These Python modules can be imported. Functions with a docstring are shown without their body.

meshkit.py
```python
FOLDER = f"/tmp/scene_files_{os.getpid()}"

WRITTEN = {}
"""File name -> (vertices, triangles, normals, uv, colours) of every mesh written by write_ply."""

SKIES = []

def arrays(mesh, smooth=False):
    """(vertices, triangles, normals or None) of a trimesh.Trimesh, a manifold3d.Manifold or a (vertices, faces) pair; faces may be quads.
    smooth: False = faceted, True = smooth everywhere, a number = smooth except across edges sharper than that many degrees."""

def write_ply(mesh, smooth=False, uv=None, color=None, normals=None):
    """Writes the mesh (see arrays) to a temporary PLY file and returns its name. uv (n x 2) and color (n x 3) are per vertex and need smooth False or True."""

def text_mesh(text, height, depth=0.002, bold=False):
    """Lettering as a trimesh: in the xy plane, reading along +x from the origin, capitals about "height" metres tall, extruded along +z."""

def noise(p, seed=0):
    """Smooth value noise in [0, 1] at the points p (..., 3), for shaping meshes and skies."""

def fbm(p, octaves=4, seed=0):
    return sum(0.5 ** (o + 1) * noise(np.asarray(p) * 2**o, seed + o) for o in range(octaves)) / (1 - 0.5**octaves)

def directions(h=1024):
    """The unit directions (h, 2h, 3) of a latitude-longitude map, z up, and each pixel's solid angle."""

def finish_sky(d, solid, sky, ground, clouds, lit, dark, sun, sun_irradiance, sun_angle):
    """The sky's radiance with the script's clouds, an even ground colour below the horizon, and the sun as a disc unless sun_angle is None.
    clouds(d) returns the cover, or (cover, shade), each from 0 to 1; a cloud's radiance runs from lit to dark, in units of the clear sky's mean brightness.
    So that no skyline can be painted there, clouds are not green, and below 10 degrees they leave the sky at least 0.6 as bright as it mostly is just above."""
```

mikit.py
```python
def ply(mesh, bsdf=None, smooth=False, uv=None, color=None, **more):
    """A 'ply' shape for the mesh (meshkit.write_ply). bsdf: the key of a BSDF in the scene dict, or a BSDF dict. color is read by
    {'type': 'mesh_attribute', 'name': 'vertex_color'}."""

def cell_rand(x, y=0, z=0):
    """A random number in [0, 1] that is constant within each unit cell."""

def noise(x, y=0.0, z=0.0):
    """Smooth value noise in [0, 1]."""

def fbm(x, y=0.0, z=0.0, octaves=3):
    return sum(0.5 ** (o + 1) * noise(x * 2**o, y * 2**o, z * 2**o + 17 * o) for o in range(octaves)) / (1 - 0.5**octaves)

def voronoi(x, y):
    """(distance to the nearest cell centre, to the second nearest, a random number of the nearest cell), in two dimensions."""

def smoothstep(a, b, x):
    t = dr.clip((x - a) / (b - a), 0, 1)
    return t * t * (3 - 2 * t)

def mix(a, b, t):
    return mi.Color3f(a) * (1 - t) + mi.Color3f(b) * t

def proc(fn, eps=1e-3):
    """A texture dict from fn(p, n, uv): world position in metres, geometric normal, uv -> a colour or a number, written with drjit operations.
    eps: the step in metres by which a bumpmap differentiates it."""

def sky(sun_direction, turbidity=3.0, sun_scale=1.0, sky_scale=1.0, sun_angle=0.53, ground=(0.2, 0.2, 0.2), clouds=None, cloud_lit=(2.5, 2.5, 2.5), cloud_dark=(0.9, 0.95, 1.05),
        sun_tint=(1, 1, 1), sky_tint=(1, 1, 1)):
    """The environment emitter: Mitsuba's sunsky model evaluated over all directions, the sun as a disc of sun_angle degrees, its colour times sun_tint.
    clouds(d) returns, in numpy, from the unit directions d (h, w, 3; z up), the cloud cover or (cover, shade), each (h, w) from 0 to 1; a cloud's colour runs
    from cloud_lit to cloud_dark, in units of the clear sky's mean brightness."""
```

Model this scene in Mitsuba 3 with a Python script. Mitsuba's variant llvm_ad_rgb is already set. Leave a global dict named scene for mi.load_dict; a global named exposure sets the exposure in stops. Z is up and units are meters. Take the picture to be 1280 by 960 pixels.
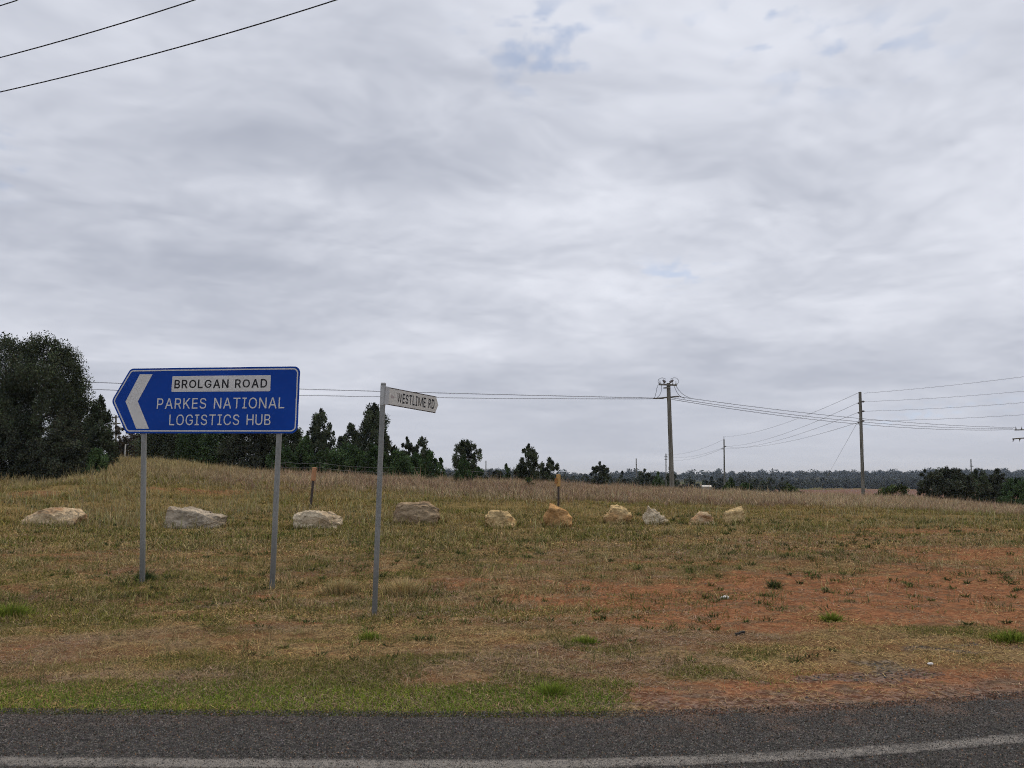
import math
import numpy as np, trimesh, drjit as dr, mitsuba as mi
import mikit, meshkit
from mikit import proc

T = mi.ScalarTransform4f
scene, labels = {}, {}
# ------------------------------------------------------------------ camera, sky, exposure
F, EYE, PITCH = 967.0, 1.6, math.atan(120 / 967)
scene['camera'] = {'type': 'perspective', 'fov': 2 * math.degrees(math.atan(640 / F)), 'fov_axis': 'x', 'near_clip': 0.05, 'far_clip': 12000.0,
                   'to_world': T().look_at(origin=[0, 0, EYE], target=[0, math.cos(PITCH), EYE + math.sin(PITCH)], up=[0, 0, 1]), 'medium': {'type': 'ref', 'id': 'air'}}


def sky_clouds(d):
    z = np.maximum(d[..., 2], 0.0) + 0.10
    X, Y = d[..., 0] / z, d[..., 1] / z
    one = np.zeros_like(X)
    fb = lambda x, y, o, s: meshkit.fbm(np.stack([x, y, one + s * .37], -1), o, s)
    w1, w2 = fb(X * .9 + 3, Y * .9, 4, 5) - .5, fb(X * .9, Y * .9 + 8, 4, 6) - .5
    v1, v2 = fb(X * 4 + 3, Y * 4, 3, 7) - .5, fb(X * 4, Y * 4 + 8, 3, 8) - .5
    a, b = X + .9 * w1 + .05 * v1, Y + .9 * w2 + .05 * v2
    broad = fb(a * .50 + 4.6, b * .85 + .35, 3, 11)
    mid = fb(a * 1.7 + 1.2, b * 2.2, 5, 23)
    p, q = a * .94 + b * .34, -a * .34 + b * .94            # fibres drawn out along one direction
    fib = fb(p * 1.6, q * 5.0, 5, 31)
    puff = np.abs(2 * fb(a * 5 + .7 * v2, b * 6 + .7 * v1, 5, 37) - 1)          # small billows with darker rims
    flake = fb(a * 11 + .8 * v2, b * 12 + .8 * v1, 4, 39)
    e = np.clip(d[..., 2], 0, 1)
    az, el = np.arctan2(d[..., 0], d[..., 1]) + .10 * w1, np.arcsin(e) + .10 * w2
    bump = lambda A, E, ra, re: np.exp(-((az - A) / ra) ** 2 - ((el - E) / re) ** 2)
    low, high = np.clip(e / .16, .30, 1), np.clip(e / .3, .10, 1)
    s = .50 + (1.35 * (broad - .5) + 1.0 * (mid - .5)) * low + .45 * (fib - .5) * low + (.60 * (flake - .5) - .34 * (puff - .22)) * high
    s = s + .30 * bump(-.22, .43, .26, .085) + .30 * bump(.06, .215, .30, .035) + .25 * bump(-.35, .26, .30, .03) - .26 * bump(0, .36, .30, .04) - .16 * bump(.02, .165, .16, .022) - .18 * bump(-.30, .345, .18, .022) - .20 * bump(.22, .50, .30, .10)
    s = s + .26 * np.exp(-(e / .12) ** 2) - .12 * np.clip((e - .2) / .4, 0, 1)
    hole = fb(X * .8 + 6.1, Y * .8 + 2.7, 3, 41)
    tear = fb(X * 19 + 3 * v1, Y * 21 + 3 * v2, 5, 43)
    o = np.clip((hole - .60) / .12, 0, 1) * np.clip((e - .2) / .2, 0, 1) + .9 * bump(.06, .545, .085, .04) + .65 * bump(.33, .53, .10, .03) + .5 * bump(.46, .485, .10, .03) + .5 * bump(.21, .272, .05, .02) + .45 * bump(.5, .075, .10, .012)
    o = np.clip(o * 1.5, 0, 1) * np.clip((tear - .53) / .17, 0, 1)
    return 1 - .50 * o, .5 + .5 * np.tanh((s - .5) * 1.40)


scene['sky'] = mikit.sky((0.25, 0.35, 0.90), turbidity=3, sun_scale=0.3, sun_angle=18, sun_tint=(1, .96, .90), ground=(0.12, 0.09, 0.06), clouds=sky_clouds,
                         cloud_lit=(2.58, 2.65, 2.88), cloud_dark=(1.09, 1.18, 1.43))
exposure = 1.95

# ------------------------------------------------------------------ helpers
def at(px, py, Y):
    """The point of the world seen at this place of the 1280 x 960 photograph, Y metres ahead."""
    a, b = (px - 640) / F, (480 - py) / F
    d = np.array([a, math.cos(PITCH) - b * math.sin(PITCH), math.sin(PITCH) + b * math.cos(PITCH)])
    return d * (Y / d[1]) + [0, 0, EYE]


def cell_np(x, y, z):
    k = lambda v: (np.asarray(v, np.int64) + 1000000).astype(np.uint32)
    x, y, z = np.broadcast_arrays(k(x), k(y), k(z))
    h = x * np.uint32(374761393) + y * np.uint32(668265263) + z * np.uint32(2147483647)
    h = (h ^ (h >> np.uint32(13))) * np.uint32(1274126177)
    return ((h ^ (h >> np.uint32(16))) & np.uint32(0xFFFFFF)) / 16777215.0


class NP:                      # numpy twins of mikit's noise, so that the grass knows where the soil is bare
    exp, minimum, maximum = np.exp, np.minimum, np.maximum

    @staticmethod
    def where(c, a, b): return np.where(c, a, b)

    @staticmethod
    def noise(x, y=0.0, z=0.0):
        p = np.broadcast_arrays(*[np.asarray(v, float) for v in (x, y, z)])
        i = [np.floor(v) for v in p]
        t = [(v - a) ** 2 * (3 - 2 * (v - a)) for v, a in zip(p, i)]
        lerp = lambda a, b, t: a + (b - a) * t
        e = lambda b, c: lerp(cell_np(i[0], i[1] + b, i[2] + c), cell_np(i[0] + 1, i[1] + b, i[2] + c), t[0])
        return lerp(lerp(e(0, 0), e(1, 0), t[1]), lerp(e(0, 1), e(1, 1), t[1]), t[2])

    @staticmethod
    def fbm(x, y=0.0, z=0.0, octaves=3):
        return sum(0.5 ** (o + 1) * NP.noise(x * 2**o, y * 2**o, z * 2**o + 17 * o) for o in range(octaves)) / (1 - 0.5**octaves)

    @staticmethod
    def smoothstep(a, b, x):
        t = np.clip((x - a) / (b - a), 0, 1)
        return t * t * (3 - 2 * t)


class DJ:
    noise, fbm, smoothstep, exp, minimum, maximum = mikit.noise, mikit.fbm, mikit.smoothstep, dr.exp, dr.minimum, dr.maximum
    where = staticmethod(dr.select)


def edge_y(M, x):              # far edge of the sealed road
    x2 = M.minimum(M.maximum(x, 0.0), 14.0)
    return 5.56 + 0.034 * x2 * x2 + 0.95 * M.maximum(x - 14.0, 0.0) + 0.10 * (1 - M.exp(-M.minimum(x, 0.0) * M.minimum(x, 0.0) / 9.0))


RED = [(6.0, 10.8, 4.2, 1.7, 1.25), (11, 17, 5.0, 2.6, 1.0), (4.0, 11.9, 3.0, 1.2, .9), (.6, 11.0, 1.8, .5, .8), (2.2, 9.3, 1.8, .7, .85), (2.6, 12.8, 3.2, .8, .7), (8.5, 13, 3.4, 1.5, 1.0), (-2.3, 9.0, .9, .28, .7),
       (-3.4, 12.1, .9, .35, .9), (-9, 17, 2.4, .8, .8), (-13, 17.2, 2, .6, .7), (-5.3, 11.3, .9, .3, .6), (-4.9, 7.7, .45, .3, .9), (-1.0, 12.6, 1.4, .5, .55), (14, 25, 5, 2.0, .85), (-21.5, 36, 2.5, 1.4, 1.1), (-15.5, 40, 3.4, 1.6, 1.1),
       (-12.5, 44, 3, 1.2, .9), (9, 22, 3, 1.4, .65), (-2.0, 7.5, .8, .2, .6), (.4, 7.9, .9, .2, .5), (15, 33, 6, 2, .65), (7.4, 9.2, 2.2, .9, .9), (0, 16, 3, .8, .45), (-4, 15, 2.5, .5, .45), (3, 15.5, 2, .5, .5)]
GREEN = [(-6.4, 10.2, .9, .45, 1), (-2.1, 8.15, .25, .12, 1), (3.75, 9.25, .35, .14, 1), (5.5, 8.45, .9, .35, .9), (-4.7, 9.3, 1.4, .5, .7), (.55, 6.15, .5, .2, 1), (1.6, 6.8, 1.2, .3, .55), (.8, 7.9, .4, .2, .7), (-1.2, 7.0, 1.4, .3, .4), (2.0, 7.7, .5, .25, .5), (-3.0, 6.9, 1.5, .35, .45), (-2.0, 5.95, .9, .25, .6)]
GRAVEL = [(2.6, 6.85, .55, .16, 1), (3.2, 7.0, .5, .14, 1), (4.05, 7.35, .5, .16, 1), (4.7, 7.7, .5, .15, 1), (-.05, 8.0, .35, .14, .9), (2.0, 6.6, .6, .25, .6), (5.4, 8.0, .5, .14, .9)]


def blobs(M, x, y, L):
    s = x * 0.0
    for cx, cy, rx, ry, k in L:
        s = s + k * M.exp(-((x - cx) / rx) * ((x - cx) / rx) - ((y - cy) / ry) * ((y - cy) / ry))
    return s


def fields(M, x, y):
    """Weights of bare red soil, green grass and grey chippings at a place of the ground."""
    s = y - edge_y(M, x)
    n1, n2, n3 = M.fbm(x * .5, y * .8, 3.3), M.fbm(x * 1.9, y * 2.6, 7.7), M.fbm(x * 6.0, y * 7.5, 1.1)
    x, y = x + 2.0 * (M.fbm(x * .7, y * .7, 41.) - .5), y + 1.5 * (M.fbm(x * .7, y * .7, 47.) - .5) + .5 * (M.fbm(x * 2.5, y * 2.5, 53.) - .5)
    red = blobs(M, x, y, RED) + 1.25 * M.smoothstep(.2, 1.6, x) * M.smoothstep(1.30, .35, s + .5 * (n2 - .5)) + .75 * (n1 - .5) + 1.1 * (n2 - .5) + .9 * (n3 - .5)
    red = M.smoothstep(.32, .95, red) * M.smoothstep(60., 46., y)
    fringe = M.smoothstep(1.15, .35, s + .7 * (n2 - .5)) * M.smoothstep(1.15, .3, x + .8 * (n1 - .5))
    green = (.62 + .60 * M.smoothstep(.38, .62, M.fbm(x * 1.3, y * 2.2, 33.))) * fringe + blobs(M, x, y, GREEN) + 1.0 * (n1 - .5) + 1.1 * (n2 - .5) + .5 * (n3 - .5) + .26 * M.smoothstep(7., 12., y) * M.smoothstep(7., 2., x)
    green = M.smoothstep(.10, .62, green) * (1 - .6 * red)
    grav = M.smoothstep(.50, 1.0, blobs(M, x, y, GRAVEL) + .9 * (n3 - .5) + .6 * (n2 - .5))
    return red, green, grav


# crest of the rise beyond the boulders, and the plain behind it
CX = np.array([-400, -120, -60, -39.7, -34, -30.4, -25, -21, -14.9, -5, 3.7, 12.4, 19.9, 27.3, 31.6, 39.7, 60, 120, 400.])
CZ = np.array([2.0, 2.0, 1.8, 1.95, 2.2, 3.05, 2.68, 2.15, 1.82, 1.42, 1.02, 0.55, 0.22, -0.02, -0.25, -1.0, -1.6, -2.2, -3.])


def ground_z(x, y):
    x, y = np.asarray(x, float), np.asarray(y, float)
    x, y = np.broadcast_arrays(x, y)
    crest = np.interp(x * 60 / np.maximum(y, 45), CX, CZ)
    up = NP.smoothstep(20, 62, y) * 0.75 + 0.25 * np.clip((y - 24) / 36, 0, 1)
    behind = np.interp(x, [-400, -60, -12, 0, 25, 60, 400], [1.5, 1.6, 1.2, .6, -2.8, -4.5, -6.])
    z = crest * up
    z = z + (behind - z) * NP.smoothstep(64, 135, y)
    far = np.interp(y, [140, 400, 900, 1300, 1700, 2600, 6000], [0, -2, -1, 7, 18, 10, 0.]) * NP.smoothstep(140, 500, y)
    z = z + far * np.interp(x / np.maximum(y, 1), [-.4, .1, .22, .36, .7], [.55, .55, .70, 1.0, .95]) + NP.smoothstep(600, 1500, y) * 16 * (NP.fbm(x * .0042, y * .002, 5.) - .5)
    s = y - edge_y(NP, x)
    rough = NP.smoothstep(0.0, 1.4, s)
    z = z - .08 * np.exp(-((s - 5.4) / 2.2) ** 2) * rough
    z = z + rough * (.10 * (NP.fbm(x * .55, y * .55, 2.) - .5) * NP.smoothstep(100, 60, y) + .05 * (NP.fbm(x * 2.7, y * 2.7, 9.) - .5) + .022 * (NP.noise(x * 11, y * 11, 4.) - .5))
    z = np.where(s < .08, z - .05 * NP.smoothstep(.08, -.25, s), z)
    return z


def foot(px, py):
    """Where the line of sight through this place of the photograph meets the ground."""
    Y = np.concatenate([np.arange(4, 60, .02), np.arange(60, 400, .2)])
    a, b = (px - 640) / F, (480 - py) / F
    d = np.array([a, math.cos(PITCH) - b * math.sin(PITCH), math.sin(PITCH) + b * math.cos(PITCH)])
    p = d[None] * (Y / d[1])[:, None] + [0, 0, EYE]
    below = np.nonzero(p[:, 2] <= ground_z(p[:, 0], p[:, 1]))[0]
    q = p[below[0]] if len(below) else p[-1]
    return np.array([q[0], q[1], float(ground_z(q[0], q[1]))])


def numbered(key):
    if key not in scene and key not in labels: return key
    n = 1
    while f'{key}_{n:03d}' in scene or f'{key}_{n:03d}' in labels: n += 1
    return f'{key}_{n:03d}'


def thing(name, label, cat, group=None):
    key = numbered(name)
    labels[key] = {'label': label, 'category': cat}
    if group: labels[key]['group'] = group
    return key


def put(key, mesh, bsdf, smooth=False, **kw):
    scene[key] = mikit.ply(mesh, bsdf, smooth, **kw)
    return key


def part(parent, name, mesh, bsdf, smooth=False, label=None, **kw):
    key = numbered(f'{parent}__{name}')
    if label: labels[key] = {'label': label}
    return put(key, mesh, bsdf, smooth, **kw)


def cat(ms): return trimesh.util.concatenate(ms)


def tube(points, radii, sides=8, caps=True):
    p = np.asarray(points, float)
    t = np.gradient(p, axis=0); t /= np.linalg.norm(t, axis=1, keepdims=True) + 1e-12
    ref = np.where(np.abs(t[:, 2:]) < .9, [0, 0, 1.], [1., 0, 0])
    a = np.cross(t, ref); a /= np.linalg.norm(a, axis=1, keepdims=True) + 1e-12
    b = np.cross(t, a)
    g = np.arange(sides) * 2 * np.pi / sides
    r = np.broadcast_to(np.asarray(radii, float), (len(p),))
    v = p[:, None] + r[:, None, None] * (np.cos(g)[None, :, None] * a[:, None] + np.sin(g)[None, :, None] * b[:, None])
    f = []
    n = len(p)
    i, j = np.meshgrid(np.arange(n - 1), np.arange(sides), indexing='ij')
    A, B, C, D = i * sides + j, i * sides + (j + 1) % sides, (i + 1) * sides + (j + 1) % sides, (i + 1) * sides + j
    f = np.vstack([np.stack([A, C, B], -1).reshape(-1, 3), np.stack([A, D, C], -1).reshape(-1, 3)])
    v = v.reshape(-1, 3)
    if caps:
        v = np.vstack([v, p[:1], p[-1:]])
        k = np.arange(sides)
        f = np.vstack([f, np.stack([k, (k + 1) % sides, k * 0 + n * sides], -1), np.stack([(n - 1) * sides + (k + 1) % sides, (n - 1) * sides + k, k * 0 + n * sides + 1], -1)])
    return trimesh.Trimesh(v, f, process=False)


def box(size, center=(0, 0, 0), rot=None):
    m = trimesh.creation.box(size)
    if rot is not None: m.apply_transform(trimesh.transformations.rotation_matrix(rot[0], rot[1]))
    m.apply_translation(center)
    return m


def frame_mesh(m, O, ex, ey, ez):
    M = np.eye(4); M[:3, 0], M[:3, 1], M[:3, 2], M[:3, 3] = ex, ey, ez, O
    m = m.copy(); m.apply_transform(M)
    return m


rgb = lambda *c: {'type': 'rgb', 'value': list(c)}
def plain(c, rough=.6, **kw): return {'type': 'twosided', 'b': {'type': 'principled', 'base_color': c if isinstance(c, dict) else rgb(*c), 'roughness': rough, 'specular': kw.pop('specular', .3), **kw}}

# ------------------------------------------------------------------ materials
C3 = mi.Color3f


def ground_color(p, n, uv):
    x, y = p.x, p.y
    red, green, grav = fields(DJ, x, y)
    f1, f2, f3 = mikit.fbm(x * 9, y * 11, 2.2), mikit.fbm(x * 38, y * 45, 6.1, 2), mikit.fbm(x * .16, y * .3, 4.4)
    straw = mikit.mix((.095, .064, .034), (.25, .180, .098), mikit.smoothstep(.3, .7, .5 * f1 + .5 * f2))
    straw = mikit.mix(straw, C3(.150, .078, .042), .7 * mikit.smoothstep(.40, .62, mikit.fbm(x * 2.2, y * 3, 8.)))
    soil = mikit.mix((.142, .064, .034), (.268, .128, .068), mikit.smoothstep(.3, .7, .5 * f1 + .5 * f2))
    soil = mikit.mix(soil, C3(.34, .21, .11), .7 * mikit.smoothstep(.58, .72, mikit.fbm(x * 24, y * 30, 5.5)))
    soil = mikit.mix(soil, C3(.12, .09, .06), .6 * mikit.smoothstep(.50, .68, mikit.fbm(x * 3.5, y * 5, 12.5)))
    grn = mikit.mix((.060, .072, .022), (.135, .140, .045), f1)
    chip = mikit.mix((.035, .035, .036), (.16, .155, .15), mikit.smoothstep(.35, .7, f2))
    c = mikit.mix(straw, grn, .75 * green)
    c = mikit.mix(c, soil, red)
    s = y - edge_y(DJ, x)
    shoulder = mikit.smoothstep(.75, .0, s + .8 * (f1 - .5)) * mikit.smoothstep(.2, .6, f1 + .4 * mikit.noise(x * 1.4, y * 2, 3.))
    c = mikit.mix(c, chip, dr.maximum(.60 * grav, .6 * shoulder))
    meadow = mikit.mix((.135, .112, .042), (.235, .165, .080), f3)
    c = mikit.mix(c, meadow, mikit.smoothstep(17, 30, y) * (1 - .8 * red))
    # farther paddocks: dry grass, ploughed red strips, green crops
    k = mikit.cell_rand(dr.floor(x / 170 + .3 * mikit.noise(y * .004)), dr.floor(y / 95))
    pad = mikit.mix((.20, .150, .090), (.075, .090, .035), mikit.smoothstep(.35, .75, k))
    pad = mikit.mix(pad, C3(.15, .085, .060), mikit.smoothstep(.12, .0, dr.abs(k - .2)))
    plough = mikit.smoothstep(130, 150, x) * mikit.smoothstep(470, 440, x) * mikit.smoothstep(300, 330, y) * mikit.smoothstep(700, 670, y)
    pad = mikit.mix(pad, C3(.175, .105, .080), plough)
    pad = mikit.mix(pad, C3(.050, .050, .034), mikit.smoothstep(1150, 1350, y))
    return mikit.mix(c, pad, mikit.smoothstep(110, 170, y))


def ground_bump(p, n, uv):
    return .010 * mikit.fbm(p.x * 22, p.y * 22, 1.) + .006 * mikit.noise(p.x * 75, p.y * 75, 3.)


scene['mat_ground'] = {'type': 'twosided', 'b': {'type': 'bumpmap', 'arbitrary': proc(ground_bump, 4e-3), 'scale': 1.0, 'nested': {'type': 'diffuse', 'reflectance': proc(ground_color)}}}


def chips(x, y):
    return mikit.voronoi(x * 80, y * 80)


def asphalt_color(p, n, uv):
    d1, d2, w = chips(p.x, p.y)
    big, mid, grit = mikit.fbm(p.x * .7, p.y * 1.6, 2.), mikit.fbm(p.x * 9, p.y * 9, 4.), mikit.fbm(p.x * 42, p.y * 34, 6., 2)
    c = mikit.mix((.022, .022, .022), (.165, .156, .146), w * w)
    c = .8 * c * (.35 + .65 * mikit.smoothstep(.02, .30, d2 - d1)) * (.75 + .5 * mikit.smoothstep(.25, .75, grit)) * (.72 + .42 * big + .25 * mid)
    s = p.y - edge_y(DJ, p.x)
    tyre = mikit.smoothstep(.0, -1.0, s + 1.1 + .15 * mid)           # polished, darker lane inside the line
    c = c * (1 - .35 * tyre)
    dust = mikit.smoothstep(-.7, .05, s + .5 * (mid - .5)) * (.25 + .75 * mikit.smoothstep(-.3, 2.2, p.x)) * mikit.smoothstep(.3, .7, mikit.fbm(p.x * 4, p.y * 5, 5.))
    c = mikit.mix(c, C3(.20, .115, .075), .5 * dust)
    tar = mikit.smoothstep(.80, .83, mikit.noise(p.x * 11, p.y * 9, 8.)) * mikit.smoothstep(.5, .7, mid)
    return mikit.mix(c, C3(.008, .008, .008), tar)


def asphalt_bump(p, n, uv):
    d1, d2, w = chips(p.x, p.y)
    return .005 * mikit.smoothstep(.0, .35, d2 - d1) * (.3 + .7 * w)


def paint_color(p, n, uv):
    d1, d2, w = chips(p.x, p.y)
    grit = mikit.fbm(p.x * 42, p.y * 34, 6., 2)
    wear = mikit.fbm(p.x * 5, p.y * 9, 2.) * .5 + .35 * w + .35 * (1 - grit) - .12 + .16 * mikit.smoothstep(.0, 2.6, p.x) - .3 * mikit.smoothstep(.0, .22, d2 - d1)
    edge = mikit.smoothstep(.26, .48, dr.abs(uv.y - .5) + .34 * (mikit.fbm(p.x * 16, p.y * 16, 9.) - .5))
    return mikit.mix((.175, .166, .152), asphalt_color(p, n, uv), dr.clip(mikit.smoothstep(.15, .60, wear) * .9 + .8 * edge, 0, 1))


scene['mat_asphalt'] = {'type': 'twosided', 'b': {'type': 'bumpmap', 'arbitrary': proc(asphalt_bump, 1.5e-3), 'scale': 1.0, 'nested': {'type': 'principled', 'base_color': proc(asphalt_color), 'roughness': .75, 'specular': .3}}}
scene['mat_paint'] = {'type': 'twosided', 'b': {'type': 'bumpmap', 'arbitrary': proc(asphalt_bump, 1.5e-3), 'scale': .7, 'nested': {'type': 'principled', 'base_color': proc(paint_color), 'roughness': .65, 'specular': .3}}}
vcol = {'type': 'mesh_attribute', 'name': 'vertex_color'}
scene['mat_grass'] = {'type': 'twosided', 'b': {'type': 'diffuse', 'reflectance': vcol}}
scene['mat_leaf'] = {'type': 'twosided', 'b': {'type': 'diffuse', 'reflectance': dict(vcol)}}


def bark(p, n, uv): return mikit.mix((.05, .04, .032), (.14, .115, .09), mikit.fbm(p.x * 14, p.y * 14, p.z * 3))
scene['mat_bark'] = {'type': 'twosided', 'b': {'type': 'diffuse', 'reflectance': proc(bark)}}


def pole_wood(p, n, uv):
    g = mikit.fbm(p.x * 30, p.y * 30, p.z * .9, 4)
    return mikit.mix((.10, .095, .080), (.27, .26, .225), mikit.smoothstep(.25, .75, g)) * (.75 + .4 * mikit.fbm(p.x * 3, p.y * 3, p.z * .5))
scene['mat_pole'] = {'type': 'twosided', 'b': {'type': 'diffuse', 'reflectance': proc(pole_wood)}}


def galv(p, n, uv):
    d1, d2, w = mikit.voronoi((p.x + p.y) * 60, p.z * 60)
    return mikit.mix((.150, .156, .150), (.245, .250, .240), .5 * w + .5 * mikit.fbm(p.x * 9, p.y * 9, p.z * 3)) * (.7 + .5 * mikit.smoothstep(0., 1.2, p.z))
scene['mat_galv'] = {'type': 'twosided', 'b': {'type': 'principled', 'base_color': proc(galv), 'roughness': .55, 'metallic': .15, 'specular': .35}}


def sheet_dirt(p): return mikit.fbm(p.x * 3, p.y * 3, p.z * 5, 4)
def blue_c(p, n, uv): return mikit.mix((.004, .046, .30), (.007, .060, .36), sheet_dirt(p)) * (.9 + .2 * mikit.noise(p.x * 1.5, p.y, p.z * 2))
def white_c(p, n, uv): return mikit.mix((.54, .535, .525), (.68, .675, .66), sheet_dirt(p))
def cream_c(p, n, uv): return mikit.mix((.52, .50, .45), (.68, .66, .60), sheet_dirt(p)) 
scene['mat_blue'] = plain(proc(blue_c), .5, specular=.12)
scene['mat_sheet_white'] = plain(proc(white_c), .4)
scene['mat_blade_white'] = plain(proc(cream_c), .45)
scene['mat_letter_black'] = plain((.016, .016, .018), .5)
scene['mat_letter_white'] = plain(proc(white_c), .42)
scene['mat_emblem'] = plain((.42, .36, .34), .5)
scene['mat_alu'] = plain((.45, .45, .44), .45, metallic=.5)
scene['mat_steel_dark'] = plain((.055, .040, .034), .6)
scene['mat_orange'] = plain((.30, .14, .05), .55)
scene['mat_orange_faded'] = plain((.40, .20, .10), .6)
scene['mat_yellow'] = plain((.46, .27, .09), .5)
scene['mat_wire'] = plain((.050, .052, .058), .55)
scene['mat_wire_far'] = plain((.17, .175, .19), .5)
scene['mat_insul'] = plain((.16, .15, .15), .25)
scene['mat_white_post'] = plain((.55, .55, .52), .6)
scene['mat_shed'] = plain((.42, .42, .41), .5)
scene['mat_shed_wall'] = plain((.30, .29, .27), .6)
scene['mat_rubber'] = plain((.014, .014, .015), .6)

# ------------------------------------------------------------------ ground, road
def axis(stops):
    out = [stops[0][0]]
    for (a, _), (b, step) in zip(stops, stops[1:]):
        n = max(1, int(round((b - a) / step)))
        out += list(a + (b - a) * np.arange(1, n + 1) / n)
    return np.array(out)


def grid(xs, ys, zf):
    X, Y = np.meshgrid(xs, ys)
    v = np.stack([X.ravel(), Y.ravel(), zf(X.ravel(), Y.ravel())], -1)
    i, j = np.meshgrid(np.arange(len(ys) - 1), np.arange(len(xs) - 1), indexing='ij')
    a = i * len(xs) + j
    q = np.stack([a, a + 1, a + len(xs) + 1, a + len(xs)], -1).reshape(-1, 4)
    return v, np.vstack([q[:, [0, 1, 2]], q[:, [0, 2, 3]]])


gx = axis([(-4200, 0), (-1200, 300), (-400, 50), (-120, 10), (-40, 2), (-14, .5), (-7, .12), (7, .07), (14, .15), (40, .5), (120, 2), (400, 10), (1200, 50), (4200, 300)])
gy = axis([(-200, 0), (-20, 20), (4, 3), (5.3, .4), (10, .06), (18, .1), (36, .3), (90, .8), (150, 3), (400, 12), (1000, 40), (2600, 80), (5600, 300)])
put('ground', grid(gx, gy, ground_z), 'mat_ground', True)
labels['ground'] = {'label': 'dry grassy verge with red soil patches rising to a low crest', 'kind': 'structure'}

rx = axis([(-150, 0), (-20, 2), (-6, .4), (6, .05), (20, .3), (30, 1)])
rt = axis([(0, 0), (.97, .05), (1, .006)])
ee = edge_y(NP, rx) + .05 * (NP.fbm(rx * 3.1, 0, 3.) - .5) + .05 * (NP.noise(rx * 14, 0, 8.) - .5)
X, Tt = np.meshgrid(rx, rt)
Y = -14 + (ee[None] + 14) * Tt
Z = np.where(Tt > .999, -.02, .012 + 0 * Y)
v = np.stack([X.ravel(), Y.ravel(), Z.ravel()], -1)
i, j = np.meshgrid(np.arange(len(rt) - 1), np.arange(len(rx) - 1), indexing='ij'); a = i * len(rx) + j
q = np.stack([a, a + 1, a + len(rx) + 1, a + len(rx)], -1).reshape(-1, 4)
put('road', (v, np.vstack([q[:, [0, 1, 2]], q[:, [0, 2, 3]]])), 'mat_asphalt', True)
labels['road'] = {'label': 'grey chip seal road along the near edge', 'kind': 'structure'}
lx = axis([(-80, 0), (-8, 1), (8, .05), (14, .3)])
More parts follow.
